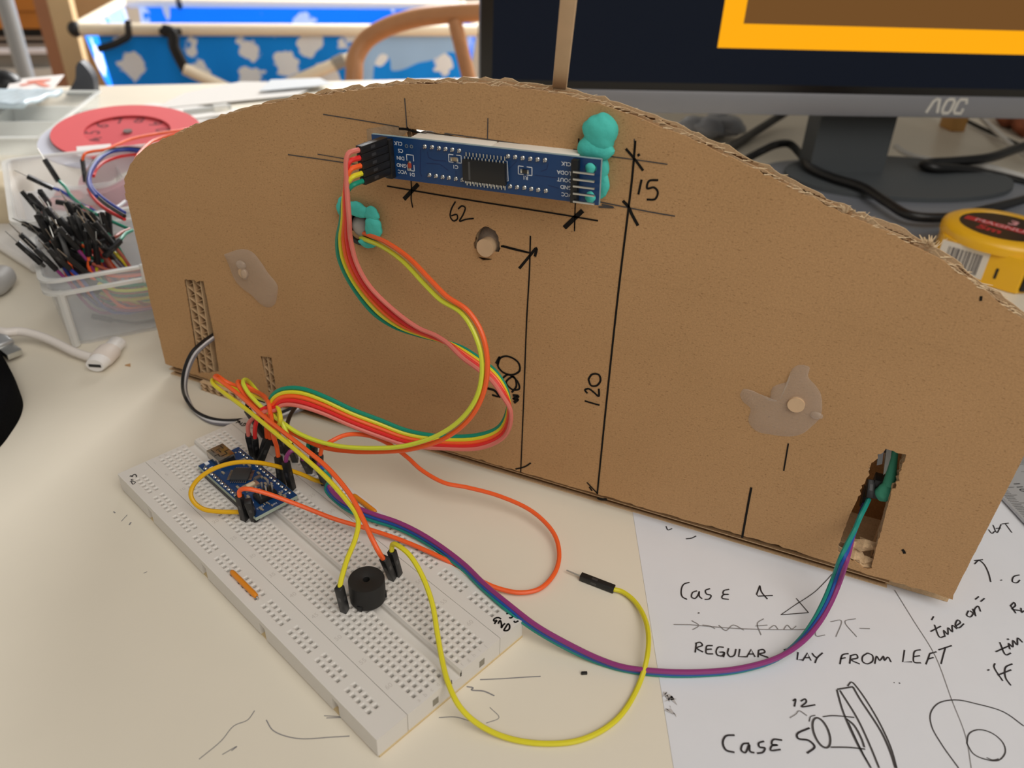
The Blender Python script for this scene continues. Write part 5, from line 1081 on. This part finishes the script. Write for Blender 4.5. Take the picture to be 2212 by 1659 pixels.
# ================================================================== LEFT PART OF THE DESK
# black wedge stand
wa, wb, wt = T(141, 206, 2), T(207, 207, 2), None
wd_ = dirn(wa, wb); wn = Vector((-wd_.y, wd_.x, 0)); wt = ON(173, 140, wa, wn); Lw = (wb-wa).length
tu = (wt-wa).dot(wd_); th_ = wt.z
wl = [(0, 0), (Lw, 0)] + curve2([(Lw*.98, 1), (tu+Lw*.3, th_*.55), (tu+Lw*.13, th_*.92), (tu, th_+1), (tu-Lw*.14, th_*.9), (tu-Lw*.28, th_*.5), (1, 1)], 5)
tag(MB().prism([wl], lambda u, v, d: wa+wd_*u+wn*d+Vector((0, 0, v)), 0, 14).build('wedge_stand', mat('charcoal_plastic', '#353840', rough=.55)), 'charcoal black pointed wedge stand at the back of the desk', 'stand')
# printed leaflet, tissue packet
lf = MB(); L4 = [T(32, 206, 14), T(72, 222, 14), T(134, 160, 10), T(28, 172, 10)]
L4 = [T(-6, 240, 12), T(92, 218, 12), T(138, 161, 12), T(24, 172, 12)]
lf.add(L4+[q-Vector((0, 0, 1)) for q in L4], [[0, 1, 2, 3], [7, 6, 5, 4], [0, 4, 5, 1], [1, 5, 6, 2], [2, 6, 7, 3], [3, 7, 4, 0]])
leaf = lf.build('leaflet', mat('leaflet_paper', '#e9e2de', rough=.6)); tag(leaf, 'white printed leaflet with red swoosh marks at the back left of the desk', 'leaflet')
rs = MB()
for pts in ([(45, 184), (70, 179), (100, 175)], [(80, 178), (95, 184), (104, 186)], [(60, 176), (85, 173), (110, 172)]): rs.ribbon([T(x, y, 12.6) for x, y in curve2(pts)], 7, up)
rs.build('red_swoosh', mat('salmon_print', '#e58b78', rough=.6), leaf); rs = MB()
for x, y in ((86, 195), (80, 206), (72, 216)): rs.ribbon([T(x-6, y+1, 12.6), T(x+8, y-2, 12.6)], 5, up)
rs.build('print_lines', mat('grey_print', '#9b9797', rough=.6), leaf)
kp = MB(); kc = T(20, 207, 27); n = 10; kd, kn = dirn(T(0, 222, 12), T(55, 190, 12)), None; kn = Vector((-kd.y, kd.x, 0))
kv = [kc+kd*(95*(i/n-.5))+kn*(60*(j/n-.5))+Vector((0, 0, 1.6*math.sin(i*1.3)*math.cos(j*1.7)+4*math.cos(i/n*3))) for i in range(n+1) for j in range(n+1)]
kp.add(kv, [[i*(n+1)+j, (i+1)*(n+1)+j, (i+1)*(n+1)+j+1, i*(n+1)+j+1] for i in range(n) for j in range(n)], True)
ko = kp.build('plastic_packet', mat('pale_blue_film', '#cfe0ea', rough=.25, alpha=.8)); sd_ = ko.modifiers.new('thickness', 'SOLIDIFY'); sd_.thickness = .004; tag(ko, 'pale blue-white crumpled plastic packet at the left back edge of the desk', 'packet')
dk_ = MB().sphere(T(8, 178, 10), 16, (1.3, 1, .8)); tag(dk_.build('dark_object', M_BLACK), 'small rounded black object at the left edge beside the leaflet', 'object')
# flat sheets at the back of the desk
def sheet(pxs, z, m, label, name='plastic_sleeve', cat='sleeve'):
    q = [T(x, y, z) for x, y in pxs]; mb = MB(); n = len(q); mb.add(q+[a-Vector((0, 0, .8)) for a in q], [list(range(n)), list(range(n, 2*n))[::-1]]+[[i, (i+1) % n, n+(i+1) % n, n+i] for i in range(n)]); return tag(mb.build(name, m), label, cat)
sheet([(330, 235), (640, 205), (700, 178), (520, 176), (400, 200)], 3, mat('white_sleeve', '#ebe9e6', rough=.15, spec=.6), 'glossy white plastic sleeve lying flat at the back of the desk')
sheet([(560, 196), (720, 182), (690, 168), (585, 172)], 6, mat('bluish_sheet', '#dfe6ec', rough=.2, spec=.6), 'pale bluish sheet near the far edge of the desk behind the cardboard', 'paper_sheet', 'paper')
sheet([(215, 245), (330, 222), (520, 235), (420, 268), (300, 282)], 2.0, mat('white_sheet', '#e6e3df', rough=.4), 'white sheet lying under the red disc', 'paper_sheet', 'paper')
mk_ = MB(); a, b = T(398, 243, 8), T(498, 231, 8); mk_.cyl(a, b, 3.0, 16); mk = mk_.build('marker_pen', mat('pen_grey', '#c9cbc9', rough=.4)); tag(mk, 'pale marker pen lying on the sleeve behind the cardboard', 'pen')
MB().cyl(b-(b-a)*.38, b-(b-a)*.08, 4.0, 16).build('white_barrel', mat('pen_white', '#eeeeea', rough=.3), mk); 

# clear organiser boxes
def tray(O, e1, e2, L1, L2, H, t, m, parent, name, flare=0.0, r=9, zb=0.3):   # open box: rounded rectangle walls and floor
    def ring(k, off, z):
        a, b = L1+2*k, L2+2*k; out = []
        for cx, cy, st in ((a/2-r, b/2-r, 0), (-a/2+r, b/2-r, 1), (-a/2+r, -b/2+r, 2), (a/2-r, -b/2+r, 3)):
            for i in range(6): an = math.pi/2*(st+i/5); out.append((cx+(r-off)*math.cos(an), cy+(r-off)*math.sin(an)))
        return [O+e1*(L1/2+u)+e2*(L2/2+v)+Vector((0, 0, z)) for u, v in out]
    mb = MB(); lo, hi, hin, lin_ = ring(0, 0, zb), ring(flare, 0, H), ring(flare, t, H), ring(0, t, zb+t); n = len(lo); vs = lo+hi+hin+lin_
    mb.add(vs, [[q*n+i, q*n+(i+1) % n, (q+1)*n+(i+1) % n, (q+1)*n+i] for q in range(3) for i in range(n)], True); mb.add(lo, [list(range(n))[::-1]]); mb.add(lin_, [list(range(n))])
    o = mb.build(name, m, parent)
    return ring
tb0 = T(155, 750, 0); tu1 = Vector((.6, .8, 0)).normalized(); tu2 = Vector((-tu1.y, tu1.x, 0))
tub = thing('plastic_tub', 'clear plastic tub full of jumper wires, front left beside the cardboard', 'box', tb0+tu1*55+tu2*30)
TH = 40
rg_f = tray(tb0, tu1, tu2, 112, 62, TH, 1.2, mat('clear_tub', '#e6eaee', rough=.18, alpha=.24), tub, 'tub_wall', 3.5)
rim = MB(); n = 24
for k0, z0, z1 in ((3.4, TH-8.5, TH-6.8), (3.6, TH-1.2, TH)):
    a_, b_ = rg_f(k0+2.2, 0, z0), rg_f(k0+2.2, 0, z1); c_, d_ = rg_f(k0-.2, 0, z0), rg_f(k0-.2, 0, z1)
    rim.add(a_+b_+d_+c_, [[q*n+i, q*n+(i+1) % n, ((q+1) % 4)*n+(i+1) % n, ((q+1) % 4)*n+i] for q in range(4) for i in range(n)], True)
rim.build('rim', M_FROST, tub)
rb_m = MB()
for s in (0.02, .42):
    q = tb0+tu1*(112*s)-tu2*.6; rb_m = MB(); rb_m.tube([q+Vector((0, 0, 1)), q-tu2*3.4+Vector((0, 0, TH-7))], 1.3 if s > .1 else 2.2, 8); rb_m.build('corner_rib', M_FROST, tub)
rb_m = MB(); rb_m.box(tb0+tu1*44-tu2*5+Vector((0, 0, TH-4)), (7, 3, 10), Matrix((tu1, tu2, Vector((0, 0, 1)))).transposed(), .6)
rb_m.build('rim_clip', M_FROST, tub)
MB().box(tb0+tu1*54-tu2*6.2+Vector((0, 0, TH-7)), (9, 3.5, 17), Matrix((tu1, tu2, Vector((0, 0, 1)))).transposed(), 1.2).build('latch', mat('blue_latch', '#1e5f9c', rough=.4), tub)
rg = random.Random(12)
def inb(a, b, z): return tb0+tu1*a+tu2*b+Vector((0, 0, z))
for k, (cn_, z) in enumerate([('brown', 33), ('pink', 30), ('grey', 31), ('green', 26), ('lime', 24), ('red', 21), ('grey', 22), ('navy', 28), ('yellow', 15), ('purple', 9), ('green', 18), ('orange', 29)]):
    b0 = 4+rg.uniform(0, 12); o = thing('jumper_wire', '%s jumper wire coiled inside the clear tub, %s' % (cn_ if cn_ != 'lime' else 'lime green', ['near the rim', 'just below the rim', 'against the front wall', 'halfway down', 'halfway down beside the green one', 'below the lime one', 'under the red one', 'behind the others near the top', 'low down against the front wall', 'lying on the tub floor', 'in the middle behind the wall', 'across the top of the pile'][k]), 'wire', inb(60, b0, z-1))
    wire([inb(20, b0+4, z+5), inb(28, b0, z+1), inb(48, b0-.5, z-1), inb(75, b0, z-1), inb(98, b0+8, z), inb(102, b0+22, z+1), inb(85, b0+34, z+2), inb(60, b0+30, z+2)], cn_, o, sub=5)
    housing(inb(20, b0+4, z+5), inb(11, b0+9, z+12), o, win=False)
MB_b = MB(); q = inb(22, 8, 5); bk2 = thing('jumper_wire', 'dark jumper wire with its plug resting on the bottom of the clear tub', 'wire', q)
housing(inb(22, 8, 7), inb(13, 7, 12), bk2, win=False); wire([inb(22, 8, 7), inb(34, 7, 3), inb(60, 8, 4), inb(95, 14, 6)], 'black', bk2)
# bunch of plugs standing in the tub
rg = random.Random(31); bl = 'black jumper wire plug in the tight bunch standing in the clear tub'
for k in range(46):
    a, b = rg.uniform(3, 34), rg.uniform(4, 52); z = rg.uniform(34, 48); o = thing('jumper_wire', bl, 'wire', inb(a, b, 6), 'plugs bunched in the clear tub')
    d = Vector((rg.gauss(-.25, .3), rg.gauss(-.25, .3), 1)).normalized(); t0_ = inb(a, b, z); housing(t0_, t0_+d*14, o, win=(k % 2 == 0))
    if rg.random() < .65: pin(t0_+d*14, t0_+d*20.5, o)
    wire([t0_, t0_-d*8, inb(a+14, b*.8+6, 10), inb(60, b*.7+10, 8)], rg.choice(['green', 'red', 'grey', 'purple', 'navy', 'orange', 'yellow', 'brown']), o, sub=4)
def loose(label, tip, tail, col, path, zt_=58, zb_=50, hp=None, group=None):   # plug seen from tip to tail, then its wire
    a, b = T(*tail, zb_), T(*tip, zt_); b = a+(b-a).normalized()*14.2; o = thing('jumper_wire', label, 'wire', a-Vector((0, 0, zb_-20))); housing(a, b, o)
    if hp: d = (b-a).normalized(); pin(b, b+d*7, o)
    wire([b*.1+a*.9] + [(x, y, 'z', z) for x, y, z in path], col, o, r=.95); return o
c33 = lambda x, y: (x/4.608, 300+y/4.608)
loose('jumper wire with green lead, its pin pointing up left above the tub', c33(470, 245), c33(585, 425), 'green', [(139, 402, 50), (152, 421, 50), (172, 440, 49), (195, 456, 48), (239, 477, 46), (275, 493, 45)], 62, 52, True)
loose('jumper wire with blue lead, its pin pointing left above the tub', c33(330, 400), c33(530, 495), 'navy', [(126, 410, 50), (145, 421, 49), (165, 435, 48), (190, 448, 46), (215, 462, 44)], 57, 51, True)
loose('jumper wire with orange lead hanging beside the red disc', c33(845, 385), c33(820, 205), 'orange', [(180, 338, 56), (186, 331, 57), (200, 327, 57), (228, 323, 57), (252, 313, 57), (285, 300, 56), (340, 289, 54), (400, 280, 52), (450, 272, 50)], 44, 54)
loose('dark grey plug leaning at the left end above the bunch', c33(262, 575), c33(395, 735), 'pink', [(92, 462, 44), (98, 470, 38)], 56, 46)
loose('dark grey plug leaning beside the leftmost leaning one', c33(325, 590), c33(435, 705), 'white', [(97, 459, 44), (102, 470, 36)], 56, 47)
loose('dark plug with blue lead leaning behind the other two', c33(415, 545), c33(495, 655), 'navy', [(108, 448, 44), (110, 460, 34)], 56, 47)
loose('black plug with white lead lying across the tub', c33(695, 712), c33(935, 762), 'white', [(206, 463, 47), (228, 458, 46), (255, 446, 44), (270, 435, 42)], 50, 48)
loose('black plug lying just behind the one with the white lead', c33(665, 645), c33(830, 675), 'red', [(190, 450, 46), (215, 462, 42), (240, 478, 38)], 50, 48)
loose('black plug with pink lead pointing left at the right side of the tub', c33(920, 1060), c33(1140, 985), 'brown', [(252, 510, 47), (262, 503, 46), (280, 495, 44)], 46, 47)
loose('black plug with teal lead pointing down at the right side of the tub', c33(1060, 1150), c33(1200, 1010), 'green', [(263, 514, 47), (272, 504, 46), (285, 498, 44)], 44, 47)
for k, (a, b) in enumerate([((220, 835), (445, 940)), ((400, 770), (475, 905)), ((515, 845), (620, 960)), ((690, 820), (605, 905)), ((250, 995), (420, 1160)), ((215, 1065), (410, 1240)), ((300, 880), (470, 990)), ((700, 980), (800, 1070))]):
    loose(['black plug with its pin reaching furthest left over the tub rim', 'black plug standing upright at the back of the bunch', 'black plug with a tall pin in the middle of the bunch', 'black plug leaning right with its pin up at the back of the bunch', 'black plug with pin leaning left over the tub corner', 'lowest black plug with pin leaning out over the tub corner', 'black plug just below the furthest left one', 'short black plug at the right end of the bunch'][k], c33(*a), c33(*b), 'black', [(c33(*b)[0]+6, c33(*b)[1]+6, 36)], 54, 44, True)
# rear organiser, its lid, tape roll, coils
ro = T(0, 560, 0); re1 = dirn(T(75, 586, 0), T(0, 545, 0)); 
tr2 = thing('organiser_box', 'large shallow frosted organiser box behind the clear tub', 'box', T(120, 420, 0))
O2 = tb0+tu1*-8+tu2*72
rg_2 = tray(O2, tu1, tu2, 190, 118, 46, 1.4, mat('frosted_box', '#e8e9ea', rough=.3, alpha=.38), tr2, 'box_wall', 3)
rm = MB(); a_, b_, c_, d_ = rg_2(5.5, 0, 44), rg_2(5.5, 0, 46), rg_2(2.6, 0, 44), rg_2(2.6, 0, 46)
rm.add(a_+b_+d_+c_, [[q*n+i, q*n+(i+1) % n, ((q+1) % 4)*n+(i+1) % n, ((q+1) % 4)*n+i] for q in range(4) for i in range(n)], True); rm.build('rim', M_FROST, tr2)
RM2 = Matrix((tu1, tu2, Vector((0, 0, 1)))).transposed()
for s in (60, 120): MB().box(O2+tu1*s+tu2*59+Vector((0, 0, 22)), (1.2, 115, 40), RM2).build('divider', MATS['frosted_box'], tr2)
MB().box(O2+tu1*95+tu2*60+Vector((0, 0, 22)), (188, 1.2, 40), RM2).build('divider', MATS['frosted_box'], tr2)
rp_ = thing('tape_roll', 'pink and clear roll of tape standing among the coiled wires', 'tape roll', T(262, 440, 20))
ta_ = Vector((-.12, -.42, .9)).normalized(); tcn = T(272, 402, 34)
MB().lathe(tcn, ta_, [(19, 0), (24, 0), (24, 14), (19, 14)], 56, closed=True).build('tape', mat('pink_tape', '#ebc3ca', rough=.25, alpha=.6), rp_)
MB().lathe(tcn, ta_, [(17.5, -.5), (19, -.5), (19, 14.5), (17.5, 14.5)], 48, closed=True).build('core', mat('pale_core', '#e7dadb', rough=.4, alpha=.55), rp_)
def coil(label, col, pts, r=1.0): o = thing('jumper_wire', label, 'wire', P3(pts[len(pts)//2])); wire(pts, col, o, r=r); return o
K = lambda l, z: [c33(x, y)+('z', z+i*.0) for i, (x, y) in enumerate(l)]
coil('outer black wire of the coil beside the tape roll', 'black', K([(1480, 130), (1410, 105), (1250, 92), (1100, 112), (980, 185), (900, 290), (868, 400), (900, 500), (1000, 605), (1100, 682), (1240, 768)], 62))
coil('navy blue wire following the outer black wire of the coil', 'navy', K([(1480, 150), (1390, 130), (1250, 112), (1110, 130), (1000, 200), (925, 300), (893, 400), (925, 495), (1020, 588), (1120, 660), (1240, 735)], 61))
coil('second dark wire of the coil lying over the tape roll', 'navy', K([(1420, 122), (1300, 105), (1150, 118), (1020, 175), (930, 270), (885, 385), (895, 480), (960, 570)], 64))
coil('red wire arching inside the coil over the tape roll', 'red', K([(1480, 158), (1380, 155), (1200, 175), (1050, 225), (960, 300), (930, 370)], 59))
coil('red wire running below the coil towards the cardboard', 'red', K([(880, 500), (930, 590), (1010, 670), (1120, 740), (1240, 800)], 55))
coil('orange wire reaching up to the cardboard edge beside the coil', 'orange', K([(1340, 250), (1370, 170), (1430, 100), (1530, 20), (1700, -35), (1960, -70)], 66))
coil('red wire dipping into the tub right of the bunch', 'red', K([(770, 1080), (850, 1105), (950, 1140), (1050, 1160)], 40))
coil('teal wire dipping into the tub under the red one', 'green', K([(780, 1120), (840, 1150), (920, 1185), (1020, 1215)], 38))
mp = MB(); rg = random.Random(8)
for k, (x, y, c) in enumerate([(165, 425, 0), (185, 440, 0), (150, 440, 0)]):
    q = T(x, y, 26); o = MB().box(q, (26, 15, 5), Matrix.Rotation(rg.uniform(0, 3), 3, 'Z'), .6).build('circuit_module', mat('red_module', '#b8463f', rough=.45, noise=.3, nscale=150)); tag(o, ['red circuit module lying in the organiser under the blue lead', 'red circuit module beside the tape roll in the organiser', 'red circuit module at the left end of the row in the organiser'][k], 'circuit board')
# red dial discs
dc = T(276, 284, 46); e0 = T(436, 284, 46); Rd = (e0-dc).length*.97; tv = Vector((CAM.x-dc.x, CAM.y-dc.y, 0)).normalized(); dax = (Vector((0, 0, 1)) + tv*.12).normalized()
M_REDC = mat('red_card', '#de5a5e', rough=.75, noise=.02, nscale=40)
dd = thing('card_disc', 'red round card dial with cut-out numbers lying on the boxes', 'card', dc)
MB().lathe(dc, dax, [(Rd*.58, 0), (Rd, 0), (Rd, 1.0), (Rd*.58, 1.0)], 72, closed=True).build('outer_ring', M_REDC, dd)
MB().lathe(dc, dax, [(0.01, -1.6), (Rd*.63, -1.6), (Rd*.63, -.7), (0.01, -.7)], 64).build('number_disc', mat('red_card_inner', '#cf4a52', rough=.75), dd)
MB().lathe(dc, dax, [(0.01, -.6), (3.2, -.6), (3.2, .8), (0.01, .8)], 20).build('fastener', mat('grey_fastener', '#8f8382', rough=.4, metal=.5), dd)
DF = frame(dax); tv3 = (tv - dax*tv.dot(dax)).normalized(); dright = tv3.cross(dax)*-1
tx = MB(); fwd = -tv3; rgt = fwd.cross(dax)
for k, s in enumerate('4567890'):
    an = math.radians(-112+k*34); rad = (rgt*math.sin(an)+fwd*math.cos(an)); tg = rad.cross(dax)
    put_text(tx, s, dc+rad*Rd*.46+dax*-.62, tg, rad, 15, .2)
tx.build('cut_numbers', mat('dark_red_gap', '#7c2630', rough=.8), dd)
wq = dc+(rgt*math.sin(-2.5)+fwd*math.cos(-2.5))*Rd*.78+dax*1.1; MB().box(wq, (22, 17, .4), Matrix((rgt, fwd, dax)).transposed()).build('white_window', mat('white_card', '#ece6e4', rough=.7), dd)
dg = dc + (T(250, 292, 40)-T(276, 284, 40)) - Vector((0, 0, 3.5)); MB_d = MB().lathe(dg, dax, [(0.01, 0), (Rd*1.0, 0), (Rd*1.0, 1.0), (0.01, 1.0)], 72)
tag(MB_d.build('card_disc', mat('lavender_card', '#cfd1de', rough=.7)), 'pale lavender card disc sticking out under the red dial', 'card')
# clear lid box at far left
cl1 = thing('clear_box', 'clear plastic compartment box at the far left of the desk behind the organiser', 'box', T(70, 280, 0))
lo_ = T(98, 338, 0); le1 = dirn(T(98, 338, 0), T(222, 232, 0)); le2 = Vector((-le1.y, le1.x, 0)); LL = (T(222, 232, 0)-lo_).length
tray(lo_, le1, le2, LL, 190, 15, 1.4, mat('clear_lid', '#e9ecea', rough=.1, alpha=.22), cl1, 'box_wall', 2, 10)
RL = Matrix((le1, le2, Vector((0, 0, 1)))).transposed(); M_RIB = mat('clear_rib', '#eef0ee', rough=.2, alpha=.6)
for a in (.33, .66): MB().box(lo_+le1*LL*a+le2*95+Vector((0, 0, 8)), (1.6, 186, 14), RL).build('divider', M_RIB, cl1)
for b in (63, 126): MB().box(lo_+le1*LL/2+le2*b+Vector((0, 0, 8)), (LL-4, 1.6, 14), RL).build('divider', M_RIB, cl1)
ed_ = MB()
for (a, b, c, d) in ((LL/2, 0, LL, 2), (LL/2, 190, LL, 2), (0, 95, 2, 190), (LL, 95, 2, 190)): ed_.box(lo_+le1*a+le2*b+Vector((0, 0, 15.6)), (c+2, d+2, 2), RL, .4)
ed_.build('rim', M_RIB, cl1)
# white lid plate with rolled edge at the left edge
pl = thing('white_lid', 'flat white plastic lid with a raised lip at the left edge of the desk', 'lid', T(20, 520, 0))
l0, l1 = T(78, 590, 0), T(-30, 520, 0); ld_ = dirn(l0, l1); ln_ = Vector((-ld_.y, ld_.x, 0)); ln_ = ln_ if ln_.y > 0 else -ln_; LR = Matrix((ld_, ln_, Vector((0, 0, 1)))).transposed()
MB().box(l0+ld_*70+ln_*42+Vector((0, 0, 2.2)), (140, 84, 3.6), LR, 1.2).build('plate', mat('white_lid_plastic', '#dfdcd8', rough=.35), pl)
MB().tube([l0+Vector((0, 0, 3.4)), l0+ld_*70+Vector((0, 0, 3.4)), l0+ld_*140+Vector((0, 0, 3.4))], 2.6, 12).build('lip', MATS['white_lid_plastic'], pl)
# cream and grey things cut by the left edge
tag(MB().box(T(-16, 430, 14), (46, 46, 30), Matrix.Rotation(.6, 3, 'Z'), 10, 4).build('cream_block', mat('cream_plastic_block', '#d2c2a4', rough=.5)), 'rounded cream-coloured block at the left edge beside the white lid', 'block')
gc = T(-14, 606, 7); gb = MB().box(gc, (20, 24, 14), Matrix.Rotation(.5, 3, 'Z'), 7, 5); tag(gb.build('grey_adapter', mat('grey_adapter_plastic', '#a7a5a3', rough=.45)), 'rounded grey adapter at the left edge above the white cable', 'adapter')
# black cloth-covered case at the lower left
bcs = [T(-260, 1130, 0), T(-40, 985, 0), T(30, 925, 0), T(50, 878, 0), T(30, 815, 0), T(-4, 760, 0), T(-80, 700, 0), T(-260, 640, 0)]
bcs = [T(-300, 1150, 0), T(-20, 985, 0), T(28, 930, 0), T(47, 895, 0), T(50, 868, 0), T(36, 835, 0), T(5, 783, 0), T(-60, 700, 0), T(-300, 640, 0)]
oc4 = curve2([(q.x, q.y) for q in bcs], 5); cx = sum(a for a, b in oc4)/len(oc4); cy = sum(b for a, b in oc4)/len(oc4)
M_FELT = mat('black_felt', '#0b0b0c', rough=1.0, spec=.05, bump=.5, bscale=1800)
mbk = MB(); n = len(oc4); pf = [(1.0, .3), (1.0, 8), (.985, 11), (.95, 13), (.9, 13.6)]
vs = [Vector((cx+(u-cx)*k, cy+(v-cy)*k, h)) for k, h in pf for u, v in oc4]
mbk.add(vs, [[r*n+i, r*n+(i+1) % n, (r+1)*n+(i+1) % n, (r+1)*n+i] for r in range(len(pf)-1) for i in range(n)], True); mbk.add(vs[-n:], [list(range(n))]); mbk.add(vs[:n], [list(range(n))[::-1]])
tag(mbk.build('felt_case', M_FELT), 'black felt case with rounded corner at the lower left edge', 'case')
# white cable with its plugs
M_WH = mat('white_usb_plastic', '#e3dcd6', rough=.4)
wc = thing('usb_cable', 'white charging cable with a white plug beside the clear tub', 'cable', T(225, 790, 0))
MB().tube(smooth([(-30, 702, 'z', 9), (10, 718, 'z', 9), (40, 716, 'z', 8), (80, 724, 'z', 6.5), (120, 740, 'z', 5), (160, 760, 'z', 4), (195, 772, 'z', 3.6), (208, 775, 'z', 3.6)], 8), 2.3, 12).build('cord', M_WH, wc)
ua, ub_ = T(205, 790, 4.2), T(256, 738, 4.2); ux = dirn(ua, ub_); URM = frame(ux)
MB().tube([ua, ua+(ub_-ua)*.08, ua+(ub_-ua)*.3], [3.4, 3.8, 3.9], 20, flat=1.35).build('plug_tip', mat('white_plug', '#ebe8e6', rough=.3), wc)
MB().tube([ua+(ub_-ua)*.22, ua+(ub_-ua)*.25, ua+(ub_-ua)*.6, ua+(ub_-ua)*.64], [4.1, 4.4, 4.4, 4.1], 20, flat=1.35).build('plug_body', mat('cream_sleeve', '#ddd2c9', rough=.5), wc)
MB().tube([ua+(ub_-ua)*.6, ua+(ub_-ua)*.97, ub_], [3.5, 3.5, 3.0], 20, flat=1.25).build('plug_neck', MATS['white_plug'], wc)
hz = ux.cross(Vector((0, 0, 1))); MB().box(ua-ux*.05, (6.2, 1.5, .4), Matrix((hz, Vector((0, 0, 1)), ux)).transposed()).build('socket_slot', M_BLACK, wc)
ac = thing('usb_plug', 'silver metal connector plug at the left edge above the black case', 'plug', T(15, 750, 2))
xa, xb = T(-34, 716, 8), T(22, 758, 4.5); xd = dirn(xa, xb); XR_ = frame(xd)
MB().box(xa+(xb-xa)*.3, (10, 6.5, (xb-xa).length*1.1), XR_, 1.8, 3).build('grip', mat('silver_grip', '#b9bbbd', rough=.35, metal=.7), ac)
MB().box(xb, (7.5, 3.2, 9), XR_, .3).build('metal_tip', M_METAL, ac)
